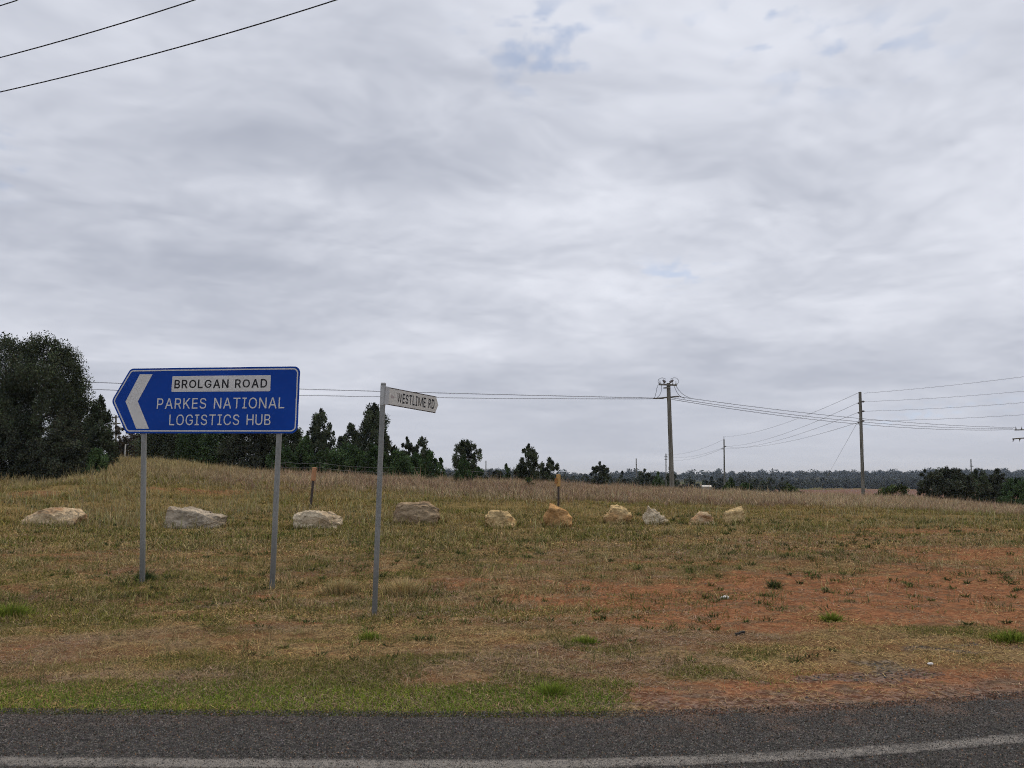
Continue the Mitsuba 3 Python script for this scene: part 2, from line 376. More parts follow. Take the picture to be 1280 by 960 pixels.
lc = 4.58 + .038 * np.minimum(np.maximum(lx + .3, 0), 12) ** 2 + .08 * (1 - np.exp(-np.minimum(lx, 0) ** 2 / 9))
hw = .062
v = np.vstack([np.stack([lx, lc - hw - .02, lx * 0 + .0135], -1), np.stack([lx, lc + hw + .02, lx * 0 + .0135], -1)])
n = len(lx); k = np.arange(n - 1)
put('road__edge_line', (v, np.vstack([np.stack([k, k + 1, k + 1 + n], -1), np.stack([k, k + 1 + n, k + n], -1)])), 'mat_paint', True,
    uv=np.vstack([np.stack([lx, lx * 0], -1), np.stack([lx, lx * 0 + 1], -1)]))
labels['road__edge_line'] = {'label': 'worn white edge line of the road', 'kind': 'structure'}

r = np.random.default_rng(3)
n = 130000
x = r.uniform(-6.5, 6.5, n); y = 4.05 + (edge_y(NP, x) - 4.02) * r.random(n)
sr = r.uniform(.0035, .0075, n); a0 = r.uniform(0, 6.28, n); hgt = sr * r.uniform(.7, 1.3, n)
ring = np.stack([np.stack([np.cos(a0 + t) * sr * r.uniform(.7, 1.2, n), np.sin(a0 + t) * sr * r.uniform(.7, 1.2, n), 0 * sr], -1) for t in (0, 2.09, 4.19)] + [np.stack([r.uniform(-.3, .3, n) * sr, r.uniform(-.3, .3, n) * sr, hgt], -1)], 1)
v = ring + np.stack([x, y, 0 * x + .0115], -1)[:, None]
tone = np.exp(r.normal(-2.52, .50, n)).clip(.015, .26)
col = tone[:, None] * np.array([1.05, 1.0, .92]) * (1 + .06 * r.standard_normal((n, 3)))
rust = (r.random(n) < .10 + .35 * NP.smoothstep(-.5, 0, y - edge_y(NP, x)) * NP.smoothstep(-.5, 2, x))[:, None]
col = np.where(rust, col * [1.5, 1.0, .72], col)
lcx = np.interp(x, lx, lc)
on = (np.abs(y - lcx) < hw * r.uniform(.75, 1.15, n)) & (r.random(n) < .62 - .18 * NP.smoothstep(-.5, 2.5, x))
col = np.where(on[:, None], np.array([.24, .228, .21]) * r.uniform(.55, 1.15, (n, 1)), col)
put('road__surface_chips', (v.reshape(-1, 3), (np.array([[0, 1, 3], [1, 2, 3], [2, 0, 3]])[None] + (np.arange(n) * 4)[:, None, None]).reshape(-1, 3)), 'mat_grass', False, color=np.repeat(col.clip(.01, .5), 4, 0))
labels['road__surface_chips'] = {'label': 'stone chips of the seal', 'kind': 'stuff'}

# ------------------------------------------------------------------ grass as many blades
def blades(base, h, w, lean, az, col, rng, segs=2, tipcol=None, curl=.5):
    """One mesh of grass blades: base (n,3), height, width, lean (0 upright, 1 lying), direction, colour (n,3)."""
    n = len(base)
    d = np.stack([np.cos(az), np.sin(az), 0 * az], -1)
    face = rng.uniform(0, 2 * np.pi, n)
    s = np.stack([np.cos(face), np.sin(face), 0 * face], -1) * (w / 2)[:, None]
    rows, cols = [], []
    tip = col if tipcol is None else tipcol
    for k in range(segs + 1):
        t = k / segs
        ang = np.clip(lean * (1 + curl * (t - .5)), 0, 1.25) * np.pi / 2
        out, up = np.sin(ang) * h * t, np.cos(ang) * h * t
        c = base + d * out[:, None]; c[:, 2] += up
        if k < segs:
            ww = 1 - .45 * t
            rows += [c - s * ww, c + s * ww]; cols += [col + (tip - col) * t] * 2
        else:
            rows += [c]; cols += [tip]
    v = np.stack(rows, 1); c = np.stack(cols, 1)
    m = 2 * segs + 1
    f = []
    for k in range(segs - 1):
        o = 2 * k
        f += [[o, o + 1, o + 3], [o, o + 3, o + 2]]
    o = 2 * (segs - 1); f += [[o, o + 1, o + 2]]
    f = (np.array(f)[None] + (np.arange(n) * m)[:, None, None]).reshape(-1, 3)
    return v.reshape(-1, 3), f, c.reshape(-1, 3)


def view_scatter(rng, n, y0, y1, power=1.0, margin=1.08):
    u = rng.random(n)
    y = y0 + (y1 - y0) * u ** power
    x = (rng.random(n) * 2 - 1) * (y * .662 * margin + 1.3)
    return x, y


def lift(x, y): return np.stack([x, y, ground_z(x, y) - .006], -1)
def jit(rng, c, n, a=.18): return np.clip(np.asarray(c)[None] * (1 + a * rng.standard_normal((n, 1))) * (1 + .07 * rng.standard_normal((n, 3))), .004, .8)


def joined(name, pieces, label, cat_):
    o, V, Fs, Cs = 0, [], [], []
    for v, f, c in pieces:
        V.append(v); Fs.append(f + o); Cs.append(c); o += len(v)
    put(name, (np.vstack(V), np.vstack(Fs)), 'mat_grass', False, color=np.vstack(Cs))
    labels[name] = {'label': label, 'category': cat_, 'kind': 'stuff'}


rng = np.random.default_rng(7)
# --- short green grass
P = []
for (y0, y1, n, hh, ww) in ((5.5, 9, 340000, .036, .0045), (9, 17, 240000, .065, .008), (17, 30, 120000, .11, .016)):
    x, y = view_scatter(rng, n, y0, y1)
    s = y - edge_y(NP, x)
    red, green, grav = fields(NP, x, y)
    keep = (rng.random(n) < green * (.9 if y1 < 20 else .55) * (1 - .7 * grav)) & (s > -.03)
    x, y, g, s = x[keep], y[keep], green[keep], s[keep]
    m = len(x)
    fr = NP.smoothstep(1.2, .2, s)
    dry = rng.random(m) < (.42 - .22 * fr)
    hue = NP.fbm(x * .9, y * 1.2, 21.)[:, None]
    c = jit(rng, (.225, .220, .045), m, .36) * (1 - hue) + jit(rng, (.120, .155, .036), m, .36) * hue
    c = c + fr[:, None] * np.array([.035, .105, -.002])
    c[dry] = jit(rng, (.30, .23, .115), int(dry.sum()), .3)
    P.append(blades(lift(x, y), hh * rng.uniform(.5, 1.5, m) * (.8 + .5 * g), ww * rng.uniform(.7, 1.3, m), rng.uniform(.1, .75, m), rng.uniform(0, 6.28, m), c * .5, rng, 2, c * 1.15))  # darker blade bases are shade painted into the vertex colour
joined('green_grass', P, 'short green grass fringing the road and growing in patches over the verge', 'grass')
# --- dead thatch lying on the ground
P = []
for (y0, y1, n, ll, ww) in ((5.5, 9, 215000, .075, .0038), (9, 17, 170000, .10, .007), (17, 32, 110000, .16, .014)):
    x, y = view_scatter(rng, n, y0, y1)
    s = y - edge_y(NP, x)
    red, green, grav = fields(NP, x, y)
    keep = (rng.random(n) < (1 - .72 * red) * (1 - .6 * grav) * (.35 + .65 * NP.smoothstep(.3, .6, NP.fbm(x * 2.3, y * 2.9, 15.)))) & (s > .02)
    x, y = x[keep], y[keep]; m = len(x)
    grey = NP.smoothstep(.35, .65, NP.fbm(x * .8, y * 1.1, 31.))[:, None]
    c = jit(rng, (.335, .245, .115), m, .5) * (1 - grey) + jit(rng, (.245, .185, .13), m, .5) * grey
    b = lift(x, y); b[:, 2] += rng.uniform(0, .018, m)
    P.append(blades(b, ll * rng.uniform(.4, 1.5, m), ww * rng.uniform(.7, 1.3, m), rng.uniform(.72, 1.0, m), rng.uniform(0, 6.28, m), c, rng, 2, None, .35))
joined('dead_grass', P, 'grey and straw coloured dead grass lying over the mown verge', 'grass')
# --- drier upright tufts
P = []
for (y0, y1, nt, per, hh, ww, sd) in ((6.2, 10, 900, 12, .11, .004, .05), (10, 18, 4200, 13, .14, .007, .09), (18, 34, 6500, 12, .17, .013, .20)):
    tx, ty = view_scatter(rng, nt, y0, y1)
    red, green, grav = fields(NP, tx, ty)
    patch = NP.smoothstep(.38, .62, NP.fbm(tx * .45, ty * .6, 51.))
    keep = (rng.random(nt) < (.15 + .85 * patch) * (1 - .9 * red)) & (ty - edge_y(NP, tx) > .35)
    tx, ty = tx[keep], ty[keep]; nt = len(tx)
    x = (tx[:, None] + sd * rng.standard_normal((nt, per))).ravel(); y = (ty[:, None] + sd * rng.standard_normal((nt, per))).ravel()
    m = len(x); th = np.repeat(rng.uniform(.5, 1.5, nt), per)
    kind = np.repeat(rng.random(nt), per)[:, None]
    c = np.where(kind < .45, jit(rng, (.46, .37, .19), m, .3), np.where(kind < .8, jit(rng, (.23, .215, .070), m, .3), jit(rng, (.11, .135, .045), m, .3)))
    P.append(blades(lift(x, y), hh * th * rng.uniform(.6, 1.3, m), ww * rng.uniform(.7, 1.3, m), rng.uniform(.05, .6, m), rng.uniform(0, 6.28, m), c * .5, rng, 2, c * 1.2))  # tuft shade painted in: base colour darkened, tip lightened
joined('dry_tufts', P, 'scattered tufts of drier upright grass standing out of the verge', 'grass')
# --- low dark weeds
nt = 1500
tx, ty = view_scatter(rng, nt, 7, 32)
red, green, grav = fields(NP, tx, ty)
keep = NP.fbm(tx * .5, ty * .6, 61.) > .47
tx, ty = tx[keep], ty[keep]; nt = len(tx); per = 34
r = np.repeat(rng.lognormal(-2.9, .45, nt) * (.6 + ty / 20), per)
a = rng.uniform(0, 6.28, nt * per); q = np.sqrt(rng.random(nt * per)) * r
x, y = np.repeat(tx, per) + q * np.cos(a), np.repeat(ty, per) + q * np.sin(a); m = len(x)
c = np.where(np.repeat(rng.random(nt) < .5, per)[:, None], jit(rng, (.062, .085, .032), m, .3), jit(rng, (.095, .120, .036), m, .3))
b = lift(x, y); b[:, 2] += rng.uniform(0, 1, m) * r * .5
joined('weeds', [blades(b, .062 * rng.uniform(.5, 1.4, m) * (.5 + np.repeat(ty, per) / 22), .012 * (.5 + np.repeat(ty, per) / 22) * rng.uniform(.6, 1.3, m), rng.uniform(.2, .9, m), a, c * .8, rng, 2, c)], 'low dark green broad leaved weeds dotted through the grass', 'weeds')  # slight shading painted into the leaf bases
# --- meadow around and behind the boulders, then tall dry grass up to the crest
P = []
def tufts(n, per, y0, y1, sd, pw=.9):
    tx, ty = view_scatter(rng, n, y0, y1, pw)
    q = sd * rng.standard_normal((2, n, per)) * rng.uniform(.5, 1.6, (1, n, 1))
    return (tx[:, None] + q[0]).ravel(), (ty[:, None] + q[1]).ravel(), np.repeat(np.arange(n), per), tx, ty
x, y, k, tx, ty = tufts(24000, 11, 17, 47, .13, .85)
red = fields(NP, tx, ty)[0]; t = NP.smoothstep(17, 27, ty)
patch = NP.smoothstep(.36, .62, NP.fbm(tx * .55, ty * .7, 73.))
keep = (rng.random(len(tx)) < (1 - .85 * red) * (.35 + .65 * patch) * (.5 + .5 * t) * (1 - .35 * NP.smoothstep(6, 14, tx) * NP.smoothstep(40, 34, ty)))[k]
pn = NP.fbm(tx * .35, ty * .5, 71.) + .10 * rng.standard_normal(len(tx))
th = rng.lognormal(-.1, .38, len(tx)) * (.06 + .06 * t * patch + .05 * NP.smoothstep(30, 38, ty)) * (1 + .35 * NP.smoothstep(4, -6, tx) * NP.smoothstep(22, 26, ty))
x, y, k = x[keep], y[keep], k[keep]; m = len(x)
c = np.where((pn < .50)[k][:, None], jit(rng, (.215, .205, .055), m, .35), jit(rng, (.36, .265, .105), m, .35))
c = np.where((rng.random(m) < .2)[:, None], jit(rng, (.42, .34, .17), m), c)
P.append(blades(lift(x, y), th[k] * rng.uniform(.6, 1.4, m), .018 * rng.uniform(.6, 1.3, m), rng.uniform(.05, .65, m), rng.uniform(0, 6.28, m), c * .5, rng, 2, c * 1.2))  # shade low in the meadow is put into the base colour
n = 30000                                                     # pale seed heads
x, y = view_scatter(rng, n, 24, 44, .8)
keep = rng.random(n) < (.25 + .75 * NP.smoothstep(2, -10, x)) * NP.smoothstep(.42, .6, NP.fbm(x * .4, y * .5, 77.)) 
x, y = x[keep], y[keep]; m = len(x)
c = jit(rng, (.38, .33, .17), m)
P.append(blades(lift(x, y), rng.uniform(.18, .50, m), .026 * rng.uniform(.5, 1.2, m), rng.uniform(.0, .35, m), rng.uniform(0, 6.28, m), c * .6, rng, 2, c * 1.15))  # stalk bases coloured darker as painted shade
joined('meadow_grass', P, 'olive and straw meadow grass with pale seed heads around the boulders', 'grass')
x, y, k, tx, ty = tufts(30000, 11, 38, 74, .17, .95)
dens = NP.smoothstep(38, 47, ty + 7 * (NP.fbm(tx * .2, ty * .2, 81.) - .5)) * (.30 + .70 * NP.smoothstep(.34, .58, NP.fbm(tx * .35, ty * .4, 83.)))
keep = (rng.random(len(tx)) < dens * (1 - .8 * fields(NP, tx, ty)[0]))[k]
pn = NP.smoothstep(.35, .65, NP.fbm(tx * .15, ty * .25, 87.) + .12 * rng.standard_normal(len(tx)))
lf = NP.smoothstep(-14, -24, tx)
th = (.20 + .36 * NP.fbm(tx * .5, ty * .5, 91.)) * rng.lognormal(0, .28, len(tx))
x, y, k = x[keep], y[keep], k[keep]; m = len(x)
pn, lf, th = pn[k][:, None], lf[k][:, None], th[k]
c = jit(rng, (.50, .395, .245), m, .30) * (1 - pn) + jit(rng, (.38, .275, .185), m, .30) * pn
c = c * (1 - .6 * lf) + .6 * lf * jit(rng, (.40, .34, .14), m, .28)
joined('tall_dry_grass', [blades(lift(x, y), th * rng.uniform(.6, 1.35, m), .026 * rng.uniform(.6, 1.4, m), rng.uniform(0, .45, m), rng.uniform(0, 6.28, m), c * .5, rng, 2, c * 1.15)], 'tall dry brownish grass covering the rise up to the crest', 'grass')  # shading between the stems painted as a darker base colour
# --- chippings and pebbles on the verge
n = 26000
x, y = view_scatter(rng, n, 5.5, 13)
red, green, grav = fields(NP, x, y)
s = y - edge_y(NP, x)
keep = (rng.random(n) < .9 * grav + .10 * red + .6 * NP.smoothstep(.22, .0, s) + .08 * NP.smoothstep(.6, .1, s)) & (s > -.02)
x, y, g = x[keep], y[keep], grav[keep]; m = len(x)
o = np.array([[1, 0, 0], [-1, 0, 0], [0, 1, 0], [0, -1, 0], [0, 0, 1], [0, 0, -1.]])
of = np.array([[0, 2, 4], [2, 1, 4], [1, 3, 4], [3, 0, 4], [2, 0, 5], [1, 2, 5], [3, 1, 5], [0, 3, 5]])
sz = rng.lognormal(-4.75, .4, m)
v = o[None] * sz[:, None, None] * rng.uniform(.5, 1.2, (m, 6, 3)) * [1, 1, .7] + rng.uniform(-.002, .002, (m, 6, 3)) + lift(x, y)[:, None] + [0, 0, .008]
col = np.where((rng.random(m) < .25 + .7 * g)[:, None], jit(rng, (.085, .083, .083), m, .4), jit(rng, (.22, .12, .075), m, .3))
put('chippings', (v.reshape(-1, 3), (of[None] + (np.arange(m) * 6)[:, None, None]).reshape(-1, 3)), 'mat_grass', False, color=np.repeat(col, 6, 0))
labels['chippings'] = {'label': 'loose grey road chippings and small red stones on the verge', 'category': 'gravel', 'kind': 'stuff'}

# ------------------------------------------------------------------ signs
def lettering(text, height, width, bold=False):
    """Spaced lettering like that of road signs, as one mesh in the xy plane, set to the given width."""
    glyphs, x = [], 0.0
    one = {}
    for ch in text:
        if ch == ' ':
            x += height * .62; continue
        if ch not in one:
            one[ch] = meshkit.text_mesh(ch, height, .0012, bold=bold and ch not in 'MW')
        g = one[ch].copy()
        if bold and ch == 'M' and len(text) == 11: g.apply_scale([1.35, 1, 1])
        b = g.bounds
        g.apply_translation([x - b[0, 0], 0, 0])
        if ch in 'OGSCU': g.apply_scale([1, height / (b[1, 1] - b[0, 1]), 1]); g.apply_translation([0, -g.bounds[0, 1], 0])
        glyphs.append(g)
        x += (b[1, 0] - b[0, 0]) + height * .22
    m = cat(glyphs)
    m.apply_translation([-m.bounds[0, 0], 0, 0])
    m.apply_scale([width / m.bounds[1, 0], 1, 1])
    return m


import shapely.geometry as sg
def extr(poly, depth): return trimesh.creation.extrude_polygon(poly, depth, engine='earcut')


# blue direction sign: the two posts give its plane
L, R = at(178, 725, 12.62), at(340, 738, 12.28)
L[2], R[2] = ground_z(L[0], L[1]), ground_z(R[0], R[1])
TL, TR = at(180, 541, 12.62), at(349, 541, 12.28)          # posts meet the panel here
ex = (TR - TL) / np.linalg.norm(TR - TL)
nrm = np.cross(ex, [0, 0, 1]); nrm /= np.linalg.norm(nrm)
ey = np.cross(nrm, ex)
fwd = nrm                                                    # towards the road
def on_sign(px, py):
    r = at(px, py, 1.0) - [0, 0, EYE]
    t = ((TL - [0, 0, EYE]) @ nrm) / (r @ nrm)
    d = r * t + [0, 0, EYE] - TL
    return np.array([d @ ex, d @ ey])
S = lambda a, b: on_sign(130 + a * 260 / 1280, 440 + b * 260 / 1280)
outl = np.array([S(60, 310), S(162, 108), S(1215, 86), S(1200, 503), S(165, 505)])
xl, xr, yt, yb = outl[0, 0], S(1208, 300)[0], (S(400, 104)[1] + S(1000, 92)[1]) / 2, (S(400, 503)[1] + S(1000, 500)[1]) / 2
ym, xk = (yt + yb) / 2, (outl[1, 0] + outl[4, 0]) / 2
base_poly = sg.Polygon([(xl, ym), (xk, yb), (xr, yb), (xr, yt), (xk, yt)])
rounded = lambda p, r: p.buffer(-r).buffer(r, quad_segs=8)
panel_poly = rounded(base_poly, .10).simplify(.001)
key = thing('direction_sign', 'large blue direction sign with white left chevron on two galvanised posts', 'road sign')
F_ = lambda m, off: frame_mesh(m, TL + fwd * off, ex, ey, fwd)
part(key, 'panel', F_(extr(panel_poly, .006), .052), 'mat_blue')
inner = rounded(base_poly.buffer(-.028, join_style=2), .085)
part(key, 'border', F_(extr(inner.difference(inner.buffer(-.020)), .0015), .0595), 'mat_sheet_white')
ch = np.array([S(225, 140), S(305, 138), S(222, 305), S(298, 472), S(222, 474), S(147, 308)])
yc, hh_ = (ch[2, 1] + ch[5, 1]) / 2, (ch[0, 1] + ch[1, 1] - ch[3, 1] - ch[4, 1]) / 4
wl, wi = (ch[0, 0] + ch[4, 0]) / 2, (ch[1, 0] + ch[3, 0]) / 2
part(key, 'chevron', F_(extr(sg.Polygon([(wl, yc + hh_), (wi, yc + hh_), (ch[2, 0], yc), (wi, yc - hh_), (wl, yc - hh_), (ch[5, 0], yc)]), .0015), .0595), 'mat_sheet_white')
p0, p1 = S(428, 252), S(1038, 142)
np_w, np_h = p1[0] - p0[0], ((S(430, 155) - S(430, 252))[1] + (S(1036, 142) - S(1036, 240))[1]) / 2
py0 = (S(430, 252)[1] + S(1036, 240)[1]) / 2
plate = rounded(sg.box(0, 0, np_w, np_h), .018)
O = TL + ex * p0[0] + ey * py0
npk = part(key, 'name_plate', frame_mesh(extr(plate, .003), O + fwd * .0595, ex, ey, fwd), 'mat_sheet_white', label='white road name plate in the upper part of the blue sign')
def line_text(text, a0, a1, top, bot, bold, off):
    q0, q1 = S(a0[0], a0[1]), S(a1[0], a1[1])
    h = (S(*top[0]) - S(*bot[0]))[1] * .5 + (S(*top[1]) - S(*bot[1]))[1] * .5
    yb_ = (S(*bot[0])[1] + S(*bot[1])[1]) / 2
    m = lettering(text, h, q1[0] - q0[0], bold)
    return frame_mesh(m, TL + ex * q0[0] + ey * yb_ + fwd * off, ex, ey, fwd)
part(npk, 'lettering', line_text('BROLGAN ROAD', (447, 200), (1015, 195), ((447, 178), (1010, 168)), ((447, 228), (1015, 218)), True, .0635), 'mat_letter_black')
part(key, 'lettering', line_text('PARKES NATIONAL', (340, 320), (1120, 310), ((340, 289), (1110, 280)), ((340, 355), (1120, 345)), False, .0595), 'mat_letter_white')
part(key, 'lettering', line_text('LOGISTICS HUB', (415, 420), (1035, 415), ((415, 391), (1030, 381)), ((415, 456), (1035, 447)), False, .0595), 'mat_letter_white')
for A, B in ((L, TL), (R, TR)):
    up = (B - A) / np.linalg.norm(B - A)
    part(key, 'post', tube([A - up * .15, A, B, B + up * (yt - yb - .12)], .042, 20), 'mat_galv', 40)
    for h in (.18, .82):
        c = B + up * (yt - yb) * h
        part(key, 'clamp', cat([frame_mesh(box((.16, .035, .006)), c + fwd * .0475, ex, ey, fwd), tube([c - up * .018, c + up * .018], .0455, 16)]), 'mat_alu')

# street name sign
B0 = at(468, 765, 9.72); B0[2] = ground_z(B0[0], B0[1])
B1 = at(479.3, 480, 9.72)
up = (B1 - B0) / np.linalg.norm(B1 - B0)
key = thing('street_sign', 'white street name blade on a leaning galvanised post beside the blue sign', 'street sign')
part(key, 'post', tube([B0 - up * .15, B0, B1], .033, 20), 'mat_galv', 40)
part(key, 'post_cap', tube([B1 - up * .004, B1 + up * .012, B1 + up * .016], [.033, .033, .02], 16), 'mat_alu', 40)
q0, q1 = at(482.5, 494.5, 9.70), at(544.5, 506.0, 10.30)
bx = (q1 - q0) / np.linalg.norm(q1 - q0)
bn = np.cross(bx, [0, 0, 1]); bn /= np.linalg.norm(bn); by = np.cross(bn, bx)
bl, bh = np.linalg.norm(q1 - q0), .208
tipx = .045
blade = sg.Polygon([(0, -bh / 2), (bl, -bh / 2), (bl + tipx * .75, -bh * .12), (bl + tipx, 0), (bl + tipx * .75, bh * .12), (bl, bh / 2), (0, bh / 2)])
G_ = lambda m, off: frame_mesh(m, q0 + bn * off, bx, by, bn)
part(key, 'blade', G_(extr(blade, .008), -.004), 'mat_blade_white')
part(key, 'edge_strip', cat([G_(box((bl, .010, .013), (bl / 2, s_ * (bh / 2 + .003), 0)), 0) for s_ in (1, -1)]), 'mat_steel_dark')
part(key, 'bracket', cat([frame_mesh(tube([[0, -bh / 2 - .02, 0], [0, bh / 2 + .02, 0]], .036, 18), B1 - up * .148, bx, up, bn), G_(box((.055, bh + .02, .022), (.012, 0, 0)), 0)]), 'mat_alu', 40)
tm = lettering('WESTLIME RD', .122, bl * .755, True)
part(key, 'lettering', G_(tm, 0), 'mat_letter_black')
lk = [k for k in scene if k.startswith(key + '__lettering')][-1]
tm.apply_translation([bl * .215, -.059, 0]); scene[lk] = mikit.ply(G_(tm, .0042), 'mat_letter_black')
em = sg.Point(0, 0).buffer(.022, quad_segs=3).union(sg.Polygon([(.01, .018), (.04, .004), (.05, .01), (.02, -.018)])).union(sg.Polygon([(-.02, .02), (-.01, .036), (.0, .018)]))
part(key, 'emblem', frame_mesh(extr(em, .001), q0 + bx * bl * .115 - by * .004 + bn * .0042, bx, by, bn), 'mat_emblem', label='small faded emblem at the start of the blade')

# ------------------------------------------------------------------ boulders
def rock_c(base, stain):
    def f(p, n, uv):
        a, b = mikit.fbm(p.x * 3, p.y * 3, p.z * 5, 4), mikit.fbm(p.x * 16, p.y * 16, p.z * 16, 3)
        c = mikit.mix(C3(base) * .55, C3(base) * 1.25, mikit.smoothstep(.25, .75, .55 * a + .45 * b))
        return mikit.mix(c, C3(stain), .75 * mikit.smoothstep(.50, .70, mikit.fbm(p.x * 1.7 + 4, p.y * 1.7, p.z * 3.5 + 2, 3)))
    return f
def rock_b(p, n, uv): return .06 * mikit.fbm(p.x * 6, p.y * 6, p.z * 10, 4) + .03 * mikit.fbm(p.x * 30, p.y * 30, p.z * 30, 2)
tones = {'cream': ((.54, .425, .275), (.34, .18, .09)), 'grey': ((.41, .355, .275), (.25, .20, .14)), 'brown': ((.34, .26, .17), (.13, .08, .05)), 'orange': ((.47, .28, .125), (.34, .16, .06)), 'pale': ((.62, .53, .385), (.36, .27, .17)), 'gold': ((.60, .45, .235), (.38, .22, .10))}
for k, (a, b) in tones.items():
    scene['mat_rock_' + k] = {'type': 'twosided', 'b': {'type': 'bumpmap', 'arbitrary': proc(rock_b, 6e-3), 'scale': 1.0, 'nested': {'type': 'diffuse', 'reflectance': proc(rock_c(a, b))}}}


def boulder(outline, W, H, depth, seed):
    """A rough block whose front outline runs through the given (across, up) points, both from 0 to 1."""
    r = np.random.default_rng(seed)
    o = np.array(outline, float)
    pts = []
    for x, z in o:
        X, Zz = (x - .5) * W, z * H
        dd = depth * (.5 - .25 * abs(x - .5))
        pts += [[X * .97, -dd * r.uniform(.45, .8), Zz * r.uniform(.82, .93)], [X, r.uniform(-.1, .1) * depth, Zz], [X * .94, dd * r.uniform(.55, .95), Zz * r.uniform(.75, .95)]]
    for x in (.06, .5, .94):
        for yy in (-1, 1):
            pts.append([(x - .5) * W, yy * depth * .5 * r.uniform(.8, 1), -.12 * H])
    m = trimesh.convex.convex_hull(np.array(pts))
    for _ in range(4): 
        m = m.subdivide() if len(m.faces) < 5000 else m
    v = np.array(m.vertices)
    nv = np.array(m.vertex_normals)
    s = 1 / max(W, H)
    d = .085 * H * (meshkit.fbm(v * 3.2 * s * 2 + seed, 4, seed) - .5) + .05 * (meshkit.fbm(v * [5, 5, 9] + seed, 4, seed + 3) - .55) 
    cut = np.floor(meshkit.fbm(v * [1.8, 1.8, 3.2] + seed, 2, seed + 9) * 5) * .035
    m.vertices = v + nv * (d * 1.6 + cut - .07)[:, None]
    return m


ROCKS = [  # px of left, right, top, base; outline; tone; depth share; label
    (31, 103, 637, 657, [(0, .0), (.05, .35), (.2, .75), (.4, 1), (.62, .92), (.9, .85), (1, .55), (.95, 0)], 'cream', .6, 'low flat cream boulder at the far left end of the row, sloping to its left'),
    (210, 281, 634, 661, [(0, 0), (.0, .6), (.03, .98), (.12, 1), (.3, .95), (.55, .82), (.85, .68), (1, .6), (.98, 0)], 'grey', .6, 'long grey block boulder seen between the two posts of the blue sign'),
    (369, 427, 637, 661, [(0, 0), (.02, .6), (.08, .9), (.22, 1), (.45, .96), (.7, .82), (.97, .6), (1, .25), (.95, 0)], 'pale', .65, 'pale grey rounded boulder between the blue sign and the street sign'),
    (493, 549, 630, 656, [(0, 0), (0, .55), (.1, .92), (.25, .98), (.5, .9), (.75, 1), (.95, .7), (1, .3), (.98, 0)], 'brown', .7, 'dark brown rough boulder with pale top edge just right of the street sign'),
    (608, 645, 637, 659, [(0, 0), (.03, .6), (.15, .95), (.5, 1), (.75, .8), (1, .3), (1, 0)], 'gold', .8, 'small tan boulder sloping to the right, half in grass left of the second marker stake'),
    (678, 713, 630, 659, [(0, .0), (.1, .5), (.3, 1), (.42, .95), (.55, .7), (.85, .72), (1, .4), (1, 0)], 'orange', .8, 'orange brown boulder with a pointed left shoulder right in front of the second marker stake'),
    (756, 788, 632, 656, [(0, .35), (.2, .85), (.3, 1), (.75, .98), (1, .62), (1, 0), (.1, .0)], 'gold', .8, 'angular tan boulder with a flat sunlit top and dark undercut face'),
    (805, 833, 633, 656, [(0, 0), (.02, .4), (.2, 1), (.35, .85), (.75, .5), (1, .2), (1, 0)], 'pale', .8, 'pale pointed boulder with a steep left peak, third from the right end'),
    (861, 891, 639, 656, [(0, .1), (.2, .6), (.5, 1), (.75, .92), (1, .55), (.97, 0)], 'cream', .8, 'low rounded cream boulder, second from the right end of the row'),
    (905, 930, 634, 655, [(0, 0), (.02, .5), (.1, .75), (.6, .9), (.85, 1), (.95, .75), (1, .1)], 'gold', .8, 'squarish golden boulder at the right end of the row with a raised right corner'),
]
ring_blades = []
for i, (x0, x1, yt_, yb2, outl_, tone, dep, lab) in enumerate(ROCKS):
    c = foot((x0 + x1) / 2, yb2)
    W, H = (x1 - x0) * c[1] / F * 1.04, (yb2 - yt_) * c[1] / F * 1.02
    dp = W * dep
    m = boulder(outl_, W, H, dp, 30 + i)
    yy_ = c[1] + dp * .4; xx_ = c[0] * yy_ / c[1]
    m.apply_translation([xx_, yy_, float(ground_z(xx_, c[1] + dp * .3)) - .03])
    put(thing('boulder', lab, 'boulder', 'boulders lined up along the verge'), m, 'mat_rock_' + tone, 28)
    n = 420
    a, q = rng.uniform(0, 6.28, n), rng.uniform(.86, 1.25, n)
    x, y = xx_ + np.cos(a) * q * W * .5, yy_ + np.sin(a) * q * dp * .5
    col = np.where(rng.random((n, 1)) < .5, jit(rng, (.20, .20, .06), n, .35), jit(rng, (.40, .31, .14), n, .35))
    ring_blades.append(blades(lift(x, y), rng.lognormal(-1.75, .45, n), .017 * rng.uniform(.6, 1.3, n), rng.uniform(.05, .5, n), rng.uniform(0, 6.28, n), col * .5, rng, 2, col * 1.2))  # blade feet painted darker to stand for shade
joined('boulder_grass', ring_blades, 'longer unmown grass growing up around the foot of the boulders', 'grass')

# ------------------------------------------------------------------ marker stakes, litter
def stake(px, pyb, pyt, pyc, cap_mat, extra, label, lean=0.0):
    b = foot(px, pyb); D = b[1]
    t = at(px + lean, pyt, D); c = at(px + lean * .7, pyc, D)
    k = thing('marker_stake', label, 'marker post', 'marker stakes behind the boulders')
    part(k, 'picket', tube([b - [0, 0, .2], b, c + (t - c) * .1], .056, 6), 'mat_steel_dark', 30)
    d = (t - c) / np.linalg.norm(t - c)
    part(k, 'marker_cap', cat([tube([c, c + d * .03, t - d * .03, t], [.08, .10, .10, .07], 4)]), cap_mat)
    if extra:
        part(k, 'side_plate', box((.11, .07, .26), c + (t - c) * .45 + [-.12, -.03, 0]), 'mat_orange')
stake(388, 636, 584, 601, 'mat_orange_faded', False, 'leaning dark marker stake with faded orange cap right of the blue sign', 5)
stake(698, 634, 593, 608, 'mat_yellow', True, 'upright dark marker stake with yellow orange cap behind the middle of the boulder row', 0)
